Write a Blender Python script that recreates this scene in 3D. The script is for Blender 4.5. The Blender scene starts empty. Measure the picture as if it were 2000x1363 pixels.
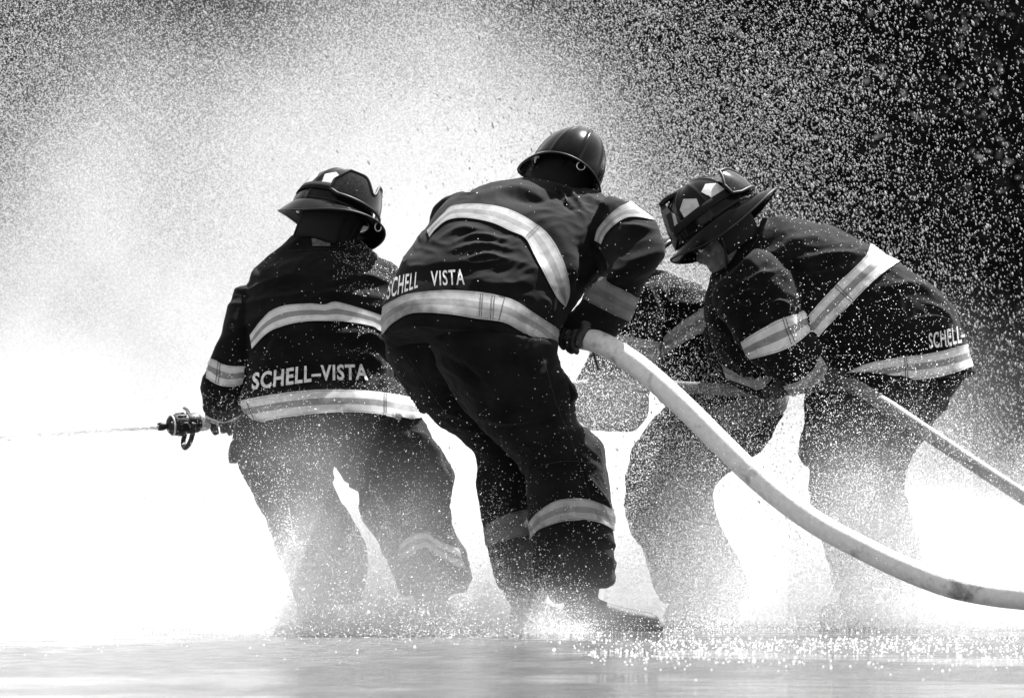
import bpy, bmesh, math, random
import numpy as np
from mathutils import Vector, Matrix
from mathutils.bvhtree import BVHTree
random.seed(7); rng = np.random.default_rng(11)
C = bpy.context.scene.collection
SC = bpy.context.scene
# ------------------------------------------------------------------ camera
F, HX, HY, CAMY, CAMZ = 8316.0, 1000.0, 992.0, -14.0, 0.3925   # a long lens close to the wet ground
cam = bpy.data.objects.new('camera', bpy.data.cameras.new('camera')); C.objects.link(cam)
cam.location = (0, CAMY, CAMZ); cam.rotation_euler = (math.pi/2, 0, 0)
cam.data.lens = F/2000*36; cam.data.sensor_width = 36
cam.data.shift_y = (HY-681.5)/2000
cam.data.clip_end = 500; cam.data.clip_start = 0.5
cam.data.dof.use_dof = True; cam.data.dof.focus_distance = 13.8; cam.data.dof.aperture_fstop = 8.0
SC.camera = cam
# ------------------------------------------------------------------ light
SUN_EL, SUN_AZ = math.radians(60), math.radians(38)
world = bpy.data.worlds.new('World'); SC.world = world; world.use_nodes = True
nt = world.node_tree; bg = nt.nodes['Background']
sky = nt.nodes.new('ShaderNodeTexSky'); sky.sky_type = 'NISHITA'; sky.sun_disc = False
sky.sun_elevation = SUN_EL; sky.sun_rotation = SUN_AZ
bw = nt.nodes.new('ShaderNodeRGBToBW')                       # black and white photograph
nt.links.new(sky.outputs[0], bw.inputs[0]); nt.links.new(bw.outputs[0], bg.inputs['Color'])
bg.inputs['Strength'].default_value = 0.10
sun = bpy.data.objects.new('sun', bpy.data.lights.new('sun', 'SUN')); C.objects.link(sun)
sun.data.energy = 5.0; sun.data.angle = math.radians(0.5)
sdir = Vector((math.sin(SUN_AZ)*math.cos(SUN_EL), math.cos(SUN_AZ)*math.cos(SUN_EL), math.sin(SUN_EL)))
sun.rotation_euler = sdir.to_track_quat('Z', 'Y').to_euler()
SC.view_settings.view_transform = 'Standard'; SC.view_settings.look = 'None'
SC.view_settings.gamma = 1; SC.view_settings.use_curve_mapping = False
SC.view_settings.exposure = 1.75
SC.cycles.volume_bounces = 5; SC.cycles.max_bounces = 10; SC.cycles.diffuse_bounces = 3
SC.cycles.transparent_max_bounces = 16
SC.cycles.volume_step_rate = 1.5; SC.cycles.volume_max_steps = 256
SC.cycles.use_denoising = True
SC.render.film_transparent = False

# ------------------------------------------------------------------ helpers
def W(px, py, y):
    """world point that stands at depth y and is seen at photograph pixel px, py"""
    D = y - CAMY
    return np.array([(px-HX)*D/F, y, CAMZ-(py-HY)*D/F])
def catmull(P, n):
    P = np.asarray(P, float); m = len(P)
    if m < 3:
        t = np.linspace(0, 1, n)[:, None]; return P[0]*(1-t)+P[-1]*t
    Q = np.vstack([2*P[0]-P[1], P, 2*P[-1]-P[-2]])
    out = []
    for u in np.linspace(0, m-1-1e-9, n):
        i = int(u); t = u-i; a, b, c, d = Q[i], Q[i+1], Q[i+2], Q[i+3]
        out.append(.5*(2*b+(c-a)*t+(2*a-5*b+4*c-d)*t*t+(3*b-a-3*c+d)*t**3))
    return np.array(out)
def polyres(P, n):
    P = np.asarray(P, float); s = np.r_[0, np.cumsum(np.linalg.norm(np.diff(P, axis=0), axis=1))]
    if len(P) > 2:
        Q = catmull(P, len(P)*8); s = np.r_[0, np.cumsum(np.linalg.norm(np.diff(Q, axis=0), axis=1))]; P = Q
    t = np.linspace(0, s[-1], n)
    return np.stack([np.interp(t, s, P[:, k]) for k in range(P.shape[1])], 1)
def grid_faces(nr, ns, closed=True):
    f = []
    for i in range(nr-1):
        for j in range(ns if closed else ns-1):
            k = (j+1) % ns
            f.append((i*ns+j, i*ns+k, (i+1)*ns+k, (i+1)*ns+j))
    return f
def rings_mesh(R, cap=True):
    """R: (nr, ns, 3) array of rings -> closed mesh"""
    nr, ns, _ = R.shape
    V = [tuple(p) for p in R.reshape(-1, 3)]; Fc = grid_faces(nr, ns)
    if cap:
        for i, sgn in ((0, 1), (nr-1, -1)):
            c = R[i].mean(0); V.append(tuple(c)); ci = len(V)-1
            for j in range(ns):
                a, b = i*ns+j, i*ns+(j+1) % ns
                Fc.append((ci, b, a) if sgn == 1 else (ci, a, b))
    return V, Fc
def loft(rings, y0, ns=40, sub=6, e=2.35):
    """rings: (xL, yL, xR, yR, dy, halfdepth[, tilt]) in photograph pixels and metres"""
    P = np.array([r if len(r) == 7 else tuple(r)+(0.,) for r in rings], float)
    P = catmull(P, (len(P)-1)*sub+1)
    th = np.linspace(0, 2*math.pi, ns, endpoint=False)
    c = np.sign(np.cos(th))*np.abs(np.cos(th))**(2/e); s = np.sign(np.sin(th))*np.abs(np.sin(th))**(2/e)
    R = []
    for xL, yL, xR, yR, dy, b, t in P:
        L = W(xL, yL, y0+dy); Rr = W(xR, yR, y0+dy); m = (L+Rr)/2; A = (Rr-L)/2; B = np.array([0, b, -t])
        R.append(m+np.outer(c, A)+np.outer(s, B))
    return rings_mesh(np.array(R))
def tube(P, r, n=None, ns=14, cap=True, flat=1.0, up=(0, 0, 1)):
    """P: world points, r: radius or list -> tube mesh"""
    P = np.asarray(P, float); r = np.full(len(P), r) if np.isscalar(r) else np.asarray(r, float)
    if n:
        Q = catmull(np.c_[P, r], n); P, r = Q[:, :3], Q[:, 3]
    T = np.gradient(P, axis=0); T /= np.linalg.norm(T, axis=1)[:, None]+1e-9
    u = np.array(up, float); 
    if abs(T[0]@u) > .95: u = np.array([1., 0, 0])
    th = np.linspace(0, 2*math.pi, ns, endpoint=False); R = []
    for p, t, q in zip(P, T, r):
        u = u-t*(u@t); u /= np.linalg.norm(u)+1e-9; v = np.cross(t, u)
        R.append(p+q*(np.outer(np.cos(th), u)*flat+np.outer(np.sin(th), v)))
    return rings_mesh(np.array(R), cap)
def ellipsoid(c, r, M=None, nu=24, nv=14):
    V = []; c = np.array(c, float)
    R = []
    for i in range(nv):
        a = math.pi*(i+.5)/nv
        R.append([np.array([math.sin(a)*math.cos(2*math.pi*j/nu), math.sin(a)*math.sin(2*math.pi*j/nu), math.cos(a)])*r for j in range(nu)])
    R = np.array(R)
    if M is not None: R = R@np.array(M).T
    return rings_mesh(R+c)
def merge(parts):
    V, Fc = [], []
    for v, f in parts:
        o = len(V); V += list(v); Fc += [tuple(i+o for i in q) for q in f]
    return V, Fc
def xf(m, M):
    """transform mesh by 4x4 Matrix"""
    A = np.array(M); V = np.array(m[0], float); V = V@A[:3, :3].T+A[:3, 3]
    return [tuple(v) for v in V], m[1]
def link(name, me, mat=None, parent=None, smooth=True, label=None):
    o = bpy.data.objects.new(name, me); C.objects.link(o)
    if mat: me.materials.append(mat)
    if smooth and len(me.polygons): me.polygons.foreach_set('use_smooth', [True]*len(me.polygons))
    if parent: o.parent = parent
    if label: o['label'] = label
    return o
def obj(name, m, mat, parent=None, smooth=True, label=None):
    me = bpy.data.meshes.new(name); me.from_pydata([tuple(v) for v in m[0]], [], m[1]); me.update()
    bm = bmesh.new(); bm.from_mesh(me); bmesh.ops.recalc_face_normals(bm, faces=bm.faces); bm.to_mesh(me); bm.free()
    return link(name, me, mat, parent, smooth, label)
def evaluated(o):
    dg = bpy.context.evaluated_depsgraph_get(); me = bpy.data.meshes.new_from_object(o.evaluated_get(dg), depsgraph=dg)
    return me
def remesh(parts, voxel, smooth=6, fac=.5):
    V, Fc = merge(parts)
    me = bpy.data.meshes.new('tmp'); me.from_pydata(V, [], Fc); me.update()
    o = bpy.data.objects.new('tmp', me); C.objects.link(o)
    r = o.modifiers.new('r', 'REMESH'); r.mode = 'VOXEL'; r.voxel_size = voxel
    if smooth:
        s = o.modifiers.new('s', 'SMOOTH'); s.factor = fac; s.iterations = smooth
    out = evaluated(o)
    bpy.data.objects.remove(o); bpy.data.meshes.remove(me)
    return out
def tag(o, label=None, cat=None, group=None, kind=None):
    if label: o['label'] = label
    if cat: o['category'] = cat
    if group: o['group'] = group
    if kind: o['kind'] = kind
    return o
_perm = rng.permutation(256); _perm = np.r_[_perm, _perm, _perm]
_g = rng.normal(size=(256, 3)); _g /= np.linalg.norm(_g, axis=1)[:, None]
def perlin(P):
    P = np.asarray(P, float); i = np.floor(P).astype(int); f = P-i; i &= 255; u = f*f*f*(f*(f*6-15)+10); out = 0
    for dx in (0, 1):
        for dy in (0, 1):
            for dz in (0, 1):
                h = _perm[_perm[_perm[(i[:, 0]+dx) & 255]+((i[:, 1]+dy) & 255)]+((i[:, 2]+dz) & 255)]
                d = f-np.array([dx, dy, dz]); w = (u[:, 0] if dx else 1-u[:, 0])*(u[:, 1] if dy else 1-u[:, 1])*(u[:, 2] if dz else 1-u[:, 2])
                out = out+w*(_g[h]*d).sum(1)
    return out
def verts(me):
    a = np.empty(len(me.vertices)*3); me.vertices.foreach_get('co', a); return a.reshape(-1, 3)
def project(P):
    D = P[:, 1]-CAMY
    return HX+P[:, 0]*F/D, HY-(P[:, 2]-CAMZ)*F/D

# ------------------------------------------------------------------ materials (neutral greys: a black and white photograph)
def g(v, a=1): return (v, v, v, a)
def mat(name, base=.5, rough=.6, spec=.5, metal=0, noise=None, bump=None, coat=0, sheen=0):
    m = bpy.data.materials.new(name); m.use_nodes = True; t = m.node_tree; b = t.nodes['Principled BSDF']
    b.inputs['Base Color'].default_value = g(base); b.inputs['Roughness'].default_value = rough
    b.inputs['Specular IOR Level'].default_value = spec; b.inputs['Metallic'].default_value = metal
    b.inputs['Coat Weight'].default_value = coat; b.inputs['Sheen Weight'].default_value = sheen
    tc = t.nodes.new('ShaderNodeTexCoord')
    if noise:                    # (scale, low, high): mottled base colour
        n = t.nodes.new('ShaderNodeTexNoise'); n.inputs['Scale'].default_value = noise[0]; n.inputs['Detail'].default_value = 6
        r = t.nodes.new('ShaderNodeMapRange'); r.inputs[1].default_value = .35; r.inputs[2].default_value = .65
        r.inputs[3].default_value = noise[1]; r.inputs[4].default_value = noise[2]
        t.links.new(tc.outputs['Object'], n.inputs[0]); t.links.new(n.outputs[0], r.inputs[0]); t.links.new(r.outputs[0], b.inputs['Base Color'])
    if bump:                     # (scale, strength, distance)
        n = t.nodes.new('ShaderNodeTexNoise'); n.inputs['Scale'].default_value = bump[0]; n.inputs['Detail'].default_value = 5
        u = t.nodes.new('ShaderNodeBump'); u.inputs['Strength'].default_value = bump[1]; u.inputs['Distance'].default_value = bump[2]
        t.links.new(tc.outputs['Object'], n.inputs[0]); t.links.new(n.outputs[0], u.inputs['Height']); t.links.new(u.outputs[0], b.inputs['Normal'])
    return m
CLOTH = mat('turnout_cloth', .008, .8, .06, noise=(9, .0025, .0075), bump=(420, .5, .0018), sheen=.045)
STITCH = mat('seam_thread', .022, .7, .1)
THREAD = mat('dark_thread', .02, .8, .1)
SKIN = mat('skin', .07, .5, noise=(40, .055, .085))
HAIR = mat('hair', .02, .7)
GLOVE = mat('glove_leather', .02, .6, .4, noise=(30, .012, .03), bump=(160, .4, .002))
BOOT = mat('boot_rubber', .008, .6, .2, noise=(20, .006, .014), bump=(90, .3, .002))
SHELL = mat('helmet_black', .004, .2, .16, noise=(25, .004, .008), bump=(60, .06, .002))
RUBBER = mat('black_rubber', .010, .5, .22)
STEEL = mat('metal', .45, .3, metal=1, noise=(40, .35, .55))
ALU = mat('nozzle_band', .5, .45, noise=(60, .38, .6))
PANEL = mat('reflective_panel', .5, .45, noise=(60, .44, .55))
HOOD = mat('knit_hood', .015, .9, .1, bump=(300, .5, .002))
LETTER = mat('letter_tape', .6, .5, noise=(70, .42, .68))
TAG = mat('collar_tag', .10, .6, noise=(90, .05, .16))
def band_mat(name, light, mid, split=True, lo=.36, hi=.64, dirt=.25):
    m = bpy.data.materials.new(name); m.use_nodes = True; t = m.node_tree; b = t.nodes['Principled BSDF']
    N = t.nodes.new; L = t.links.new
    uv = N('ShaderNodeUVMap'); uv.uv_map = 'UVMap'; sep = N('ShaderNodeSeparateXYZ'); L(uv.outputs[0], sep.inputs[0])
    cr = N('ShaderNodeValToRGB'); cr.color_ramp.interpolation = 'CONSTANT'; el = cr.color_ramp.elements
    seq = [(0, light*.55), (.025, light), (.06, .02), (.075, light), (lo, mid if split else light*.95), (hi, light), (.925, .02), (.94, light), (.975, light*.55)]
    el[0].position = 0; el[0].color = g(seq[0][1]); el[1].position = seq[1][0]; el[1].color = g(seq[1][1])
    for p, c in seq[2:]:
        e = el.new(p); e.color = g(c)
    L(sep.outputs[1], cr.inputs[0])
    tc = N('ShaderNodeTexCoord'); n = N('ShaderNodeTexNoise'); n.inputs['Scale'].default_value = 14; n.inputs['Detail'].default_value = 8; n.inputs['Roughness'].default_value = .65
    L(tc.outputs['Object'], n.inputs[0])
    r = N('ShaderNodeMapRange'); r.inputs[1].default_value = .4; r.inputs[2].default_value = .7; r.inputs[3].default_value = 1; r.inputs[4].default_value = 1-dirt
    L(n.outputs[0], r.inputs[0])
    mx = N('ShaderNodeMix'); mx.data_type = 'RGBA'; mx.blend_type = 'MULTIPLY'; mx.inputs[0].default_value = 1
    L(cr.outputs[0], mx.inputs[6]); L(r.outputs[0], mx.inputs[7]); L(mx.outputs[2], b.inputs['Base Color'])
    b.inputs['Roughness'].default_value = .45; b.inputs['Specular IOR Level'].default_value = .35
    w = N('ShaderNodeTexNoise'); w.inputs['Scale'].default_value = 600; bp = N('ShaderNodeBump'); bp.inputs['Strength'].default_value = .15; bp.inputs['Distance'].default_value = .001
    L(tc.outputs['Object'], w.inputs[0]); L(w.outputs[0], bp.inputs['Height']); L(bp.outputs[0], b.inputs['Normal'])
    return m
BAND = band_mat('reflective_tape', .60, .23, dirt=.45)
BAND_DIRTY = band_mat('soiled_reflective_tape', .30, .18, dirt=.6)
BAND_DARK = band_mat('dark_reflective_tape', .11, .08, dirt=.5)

# ------------------------------------------------------------------ ground
def ground():
    xs = np.r_[-60, -20, np.linspace(-4, 4, 60), 20, 60]; ys = np.r_[-16, np.linspace(-8, 4, 160), 10, 30, 80]
    V = []; 
    for y in ys:
        for x in xs: V.append((x, y, 0))
    m = bpy.data.materials.new('wet_asphalt'); m.use_nodes = True; t = m.node_tree; b = t.nodes['Principled BSDF']; N = t.nodes.new; L = t.links.new
    tc = N('ShaderNodeTexCoord')
    def noise(scale, sx, sy, det=4):
        mp = N('ShaderNodeMapping'); mp.inputs['Scale'].default_value = (sx, sy, 1); L(tc.outputs['Object'], mp.inputs[0])
        n = N('ShaderNodeTexNoise'); n.inputs['Scale'].default_value = scale; n.inputs['Detail'].default_value = det; L(mp.outputs[0], n.inputs[0]); return n
    pud = noise(1.0, .55, .8, 3); ps = N('ShaderNodeMapRange'); ps.inputs[1].default_value = .42; ps.inputs[2].default_value = .56; L(pud.outputs[0], ps.inputs[0])
    gr = noise(180, 1, 1, 3); rip = noise(7, .55, 1.5, 6); fine = noise(45, .7, 1.5, 3)
    rr = N('ShaderNodeMapRange'); rr.inputs[3].default_value = .26; rr.inputs[4].default_value = .05; L(ps.outputs[0], rr.inputs[0]); L(rr.outputs[0], b.inputs['Roughness'])
    bc = N('ShaderNodeMapRange'); bc.inputs[3].default_value = .02; bc.inputs[4].default_value = .05; L(gr.outputs[0], bc.inputs[0])
    fo = noise(12, .9, 1.2, 9); fo.inputs['Roughness'].default_value = .7; fm = N('ShaderNodeMapRange'); fm.inputs[1].default_value = .40; fm.inputs[2].default_value = .62; L(fo.outputs[0], fm.inputs[0])
    # churned white water, paler at left; colour also stands in for bright mist reflected there
    sx = N('ShaderNodeSeparateXYZ'); L(tc.outputs['Object'], sx.inputs[0]); fx = N('ShaderNodeMapRange'); fx.inputs[1].default_value = -1.3; fx.inputs[2].default_value = 1.2; fx.inputs[3].default_value = .22; fx.inputs[4].default_value = .0; L(sx.outputs[0], fx.inputs[0])
    fq = N('ShaderNodeMath'); fq.operation = 'MULTIPLY'; L(fm.outputs[0], fq.inputs[0]); L(fx.outputs[0], fq.inputs[1])
    fc = N('ShaderNodeMix'); fc.data_type = 'RGBA'; L(fq.outputs[0], fc.inputs[0]); L(bc.outputs[0], fc.inputs[6]); fc.inputs[7].default_value = g(.55); L(fc.outputs[2], b.inputs['Base Color'])
    b1 = N('ShaderNodeBump'); b1.inputs['Distance'].default_value = .004; b1.inputs['Strength'].default_value = .5; L(gr.outputs[0], b1.inputs['Height'])
    inv = N('ShaderNodeMapRange'); inv.inputs[3].default_value = .8; inv.inputs[4].default_value = .04; L(ps.outputs[0], inv.inputs[0]); L(inv.outputs[0], b1.inputs['Strength'])
    b2 = N('ShaderNodeBump'); b2.inputs['Distance'].default_value = .045; b2.inputs['Strength'].default_value = .7; L(rip.outputs[0], b2.inputs['Height']); L(b1.outputs[0], b2.inputs['Normal'])
    b3 = N('ShaderNodeBump'); b3.inputs['Distance'].default_value = .003; b3.inputs['Strength'].default_value = .55; L(fine.outputs[0], b3.inputs['Height']); L(b2.outputs[0], b3.inputs['Normal'])
    L(b3.outputs[0], b.inputs['Normal'])
    o = obj('ground', (V, grid_faces(len(ys), len(xs), False)), m); tag(o, kind='structure')
ground()

# ------------------------------------------------------------------ far wood behind the spray
LEAF = mat('dark_foliage', .02, .8, .1, noise=(3, .012, .03)); BARK = mat('bark', .05, .9)
def wood():
    # a dense bank of dark trees, read as one mass behind the spray
    n = 60000
    x = rng.uniform(-16, 16, n); top = 12+1.3*np.sin(x*.7)+.8*np.sin(x*1.9+1)
    z = rng.uniform(0, 1, n)**.9*top; y = 34+rng.uniform(-.9, .9, n)+1.2*np.sin(x*.9+z*.8)-1.0*np.sin(z*2.1+x)*.6
    s = rng.uniform(.05, .12, n); a = rng.normal(size=(n, 3)); a /= np.linalg.norm(a, axis=1)[:, None]
    b = np.cross(a, rng.normal(size=(n, 3))); b /= np.linalg.norm(b, axis=1)[:, None]
    P = np.stack([x, y, z], 1); V = np.stack([P-a*s[:, None], P+b*s[:, None]*.5, P+a*s[:, None], P-b*s[:, None]*.5], 1).reshape(-1, 3)
    Fc = [(4*i, 4*i+1, 4*i+2, 4*i+3) for i in range(n)]
    # dark inner mass
    xs = np.linspace(-18, 18, 90); zs = np.linspace(0, 1, 30); G = []
    for zz in zs:
        for xx in xs:
            tp = 11.7+1.3*math.sin(xx*.7)+.8*math.sin(xx*1.9+1); G.append((xx, 35.6+1.2*math.sin(xx*.9+zz*tp*.8)+2.5*zz*zz, zz*tp))
    base = len(V); Fc += [tuple(i+base for i in f) for f in grid_faces(30, 90, False)]
    # back side, so that the mass has depth
    G2 = [(p[0], 42-1.5*p[2]/12, p[2]) for p in G]; b2 = base+len(G); Fc += [tuple(i+b2 for i in f) for f in grid_faces(30, 90, False)]
    top_f = [(base+29*90+i, base+29*90+i+1, b2+29*90+i+1, b2+29*90+i) for i in range(89)]
    o = obj('woods', (list(map(tuple, V))+G+G2, Fc+top_f), LEAF, smooth=False)
    tag(o, 'dark bank of trees far behind the water spray', kind='stuff')
wood()

# ------------------------------------------------------------------ clothing pipeline
def biggest(Fc):
    """the faces of the largest connected patch"""
    par = {}
    def find(a):
        while par.setdefault(a, a) != a: par[a] = par[par[a]]; a = par[a]
        return a
    for f in Fc:
        for b in f[1:]: par[find(f[0])] = find(b)
    cnt = {}
    for f in Fc: cnt[find(f[0])] = cnt.get(find(f[0]), 0)+1
    r = max(cnt, key=cnt.get); return [f for f in Fc if find(f[0]) == r]
class Garment:
    """lofts joined into one cloth surface, with folds pressed in; keeps which loft each face came from"""
    def __init__(s, name, lofts, y0, mt, parent, voxel=.0065, folds=(), amp=1.0, seed=0, smooth=5, flat=()):
        ms = [loft(l, y0) if not isinstance(l, tuple) else l for l in lofts]
        me = remesh(ms, voxel, smooth); P = verts(me)
        bv = [BVHTree.FromPolygons([Vector(v) for v in m[0]], m[1]) for m in ms]
        lab = np.zeros(len(P), int)
        if len(bv) > 1:
            for i, p in enumerate(P):
                d = [b.find_nearest(p)[3] for b in bv]; lab[i] = int(np.argmin(d))
        N = np.empty(len(P)*3); me.vertices.foreach_get('normal', N); N = N.reshape(-1, 3)
        q = P+seed*3.7
        warp = np.stack([perlin(q*3.1), perlin(q*3.1+9), perlin(q*3.1+17)], 1)*.5
        r1 = 1-np.abs(perlin((q+warp*.25)*np.array([5, 5, 11])))*2.6
        r2 = 1-np.abs(perlin((q+warp*.3)*np.array([15, 15, 24])+5))*2.4
        d = amp*(.0085*np.clip(r1, -1, 1)+.0035*np.clip(r2, -1, 1)+.006*perlin(q*6))
        X, Y = project(P)
        for pts, w, h in folds:                                     # pressed-in folds follow a line on the near side
            Q = polyres(pts, 24); t = np.linspace(0, 1, 24); m = np.full(len(P), 1e9); tt = np.zeros(len(P))
            for k in range(24):
                dd = np.hypot(X-Q[k, 0], Y-Q[k, 1]); s_ = dd < m; m[s_] = dd[s_]; tt[s_] = t[k]
            env = np.sin(np.pi*np.clip(tt, .03, .97))**.6
            d += h*np.exp(-(m/w)**2)*env*(N[:, 1] < .3)
        for pts, w in flat:                                         # tape and lettering hold the cloth flatter
            Q = polyres(pts, 40); m = np.full(len(P), 1e9)
            for k in range(40): m = np.minimum(m, np.hypot(X-Q[k, 0], Y-Q[k, 1]))
            d *= 1-.75*np.exp(-(m/w)**4)
        P2 = P+N*d[:, None]; me.vertices.foreach_set('co', P2.ravel()); me.update()
        me.name = name
        s.o = link(name, me, mt, parent); s.P = P2; s.lab = lab
        s.polys = [tuple(p.vertices) for p in me.polygons]; s.bvh = {}
    def tree(s, k):
        if k not in s.bvh:
            ks = None if k is None else ({k} if isinstance(k, int) else set(k))
            fs = s.polys if ks is None else [f for f in s.polys if s.lab[f[0]] in ks]
            s.bvh[k] = BVHTree.FromPolygons([Vector(v) for v in s.P], fs)
        return s.bvh[k]
    def hit(s, px, py, k, back=False, off=.003):
        o = Vector((0, CAMY, CAMZ)); d = (Vector(W(px, py, 0))-o).normalized()
        if back: o = o+d*20; d = -d
        h = s.tree(k).ray_cast(o, d)
        if h[0] is None: return None
        n = h[1] if h[1].dot(d) < 0 else -h[1]
        return h[0]+n*off
    def band(s, up, lo, k, mt, name='reflective_stripe', nv=9, off=.005, back=True, label=None):
        n = max(8, int(np.linalg.norm(np.diff(np.array(up, float), axis=0), axis=1).sum()/1.6))
        U = polyres(up, n); Lw = polyres(lo, n)
        for side in ((False, True) if back else (False,)):
            G = np.full((n, nv, 3), np.nan)
            for i in range(n):
                for j in range(nv):
                    v = j/(nv-1); p = s.hit(*(U[i]*(1-v)+Lw[i]*v), k, side, off)
                    if p is not None: G[i, j] = p
            for _ in range(3):                                  # tape is stiffer than the cloth below: depth relaxed along it
                H = G[:, :, 1].copy(); c = (H[:-2]+H[2:])/2; ok = np.isfinite(c) & (np.abs(c-H[1:-1]) < .03)
                new = np.minimum(H[1:-1], c) if not side else np.maximum(H[1:-1], c)
                G[1:-1, :, 1] = np.where(ok, .4*H[1:-1]+.6*new, H[1:-1])
            idx = -np.ones((n, nv), int); V, uv, Fc = [], [], []
            for i in range(n):
                for j in range(nv):
                    if np.isfinite(G[i, j, 0]): idx[i, j] = len(V); V.append(Vector(G[i, j])); uv.append((i/n*6, j/(nv-1)))
            for i in range(n-1):
                for j in range(nv-1):
                    q = (idx[i, j], idx[i+1, j], idx[i+1, j+1], idx[i, j+1])
                    if min(q) >= 0 and max((V[q[a]]-V[q[(a+1) % 4]]).length for a in range(4)) < .09: Fc.append(q)
            if not Fc: continue
            Fc = biggest(Fc)
            me = bpy.data.meshes.new(name); me.from_pydata([tuple(v) for v in V], [], Fc); me.update()
            l = me.uv_layers.new(name='UVMap')
            for lp in me.loops: l.data[lp.index].uv = uv[lp.vertex_index]
            bm = bmesh.new(); bm.from_mesh(me); bmesh.ops.delete(bm, geom=[v for v in bm.verts if not v.link_faces], context='VERTS'); bm.to_mesh(me); bm.free()
            o = link(name, me, mt, s.o.parent, label=label)
        return o
    def text(s, txt, base, cap, k, mt, name='lettering', bold=.03, off=.0055, label=None):
        cu = bpy.data.curves.new('t', 'FONT'); cu.body = txt; cu.size = 1; cu.offset = bold; cu.space_character = 1.12; cu.resolution_u = 4
        o = bpy.data.objects.new('t', cu); C.objects.link(o); me = evaluated(o); bpy.data.objects.remove(o)
        bm = bmesh.new(); bm.from_mesh(me); bmesh.ops.triangulate(bm, faces=bm.faces)
        xs = [v.co.x for v in bm.verts]; ys = [v.co.y for v in bm.verts]; x0, x1, y0, y1 = min(xs), max(xs), min(ys), max(ys)
        for i in range(1, int((x1-x0)/.12)): bmesh.ops.bisect_plane(bm, geom=bm.verts[:]+bm.edges[:]+bm.faces[:], plane_co=(x0+i*.12, 0, 0), plane_no=(1, 0, 0))
        for i in range(1, 6): bmesh.ops.bisect_plane(bm, geom=bm.verts[:]+bm.edges[:]+bm.faces[:], plane_co=(0, y0+(y1-y0)*i/6, 0), plane_no=(0, 1, 0))
        B = polyres(base, 60); K = polyres(cap, 60); dead = []
        for v in bm.verts:
            u = (v.co.x-x0)/(x1-x0)*59; i = min(58, int(u)); f = u-i
            b_ = B[i]*(1-f)+B[i+1]*f; c_ = K[i]*(1-f)+K[i+1]*f; w = (v.co.y-y0)/(y1-y0)
            p = s.hit(*(b_*(1-w)+c_*w), k, False, off)
            if p is None: dead.append(v)
            else: v.co = p
        bmesh.ops.delete(bm, geom=dead, context='VERTS')
        m2 = bpy.data.meshes.new(name); bm.to_mesh(m2); bm.free()
        return link(name, m2, mt, s.o.parent, smooth=False, label=label)

# ------------------------------------------------------------------ helmet
def frame(pos, fwd, up):
    f = Vector(fwd).normalized(); u = Vector(up); u = (u-f*u.dot(f)).normalized(); r = f.cross(u)
    M = Matrix((r, f, u)).transposed().to_4x4(); M.translation = Vector(pos); return M
def dome_pt(phi, th, off=0, ribs=True, a=.118, b=.146, c=.158):
    """phi from front (+y) clockwise; th 0 at the base, pi/2 on top"""
    k = off
    if ribs:
        for j in range(8):
            dph = (phi-j*math.pi/4+math.pi) % (2*math.pi)-math.pi
            w = math.exp(-(dph*math.cos(th)*.13/.0065)**2); k += w*(.0065 if j % 4 == 0 else .0035)*(1 if th < 1.5 else .5)
    x = (a+k)*math.cos(th)**.9*math.sin(phi); y = (b+k)*math.cos(th)**.9*math.cos(phi); z = (c+k)*math.sin(th)
    return (x, y, z)
def brim_pt(phi, s, dz=0):
    rear = max(0, -math.cos(phi)); front = max(0, math.cos(phi)); side = abs(math.sin(phi))
    ext = .039+.055*rear**2.2+.002*front
    bx, by = .117*math.sin(phi), .145*math.cos(phi); n = math.hypot(bx, by)
    x = bx*(1+ext*s/n*.9*(1-.2*side)); y = by*(1+ext*s/n)
    z = -.004-side**2*.058*s**1.5-.010*s*front-.022*rear**2*s*s
    return (x, y, z+dz)
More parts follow.
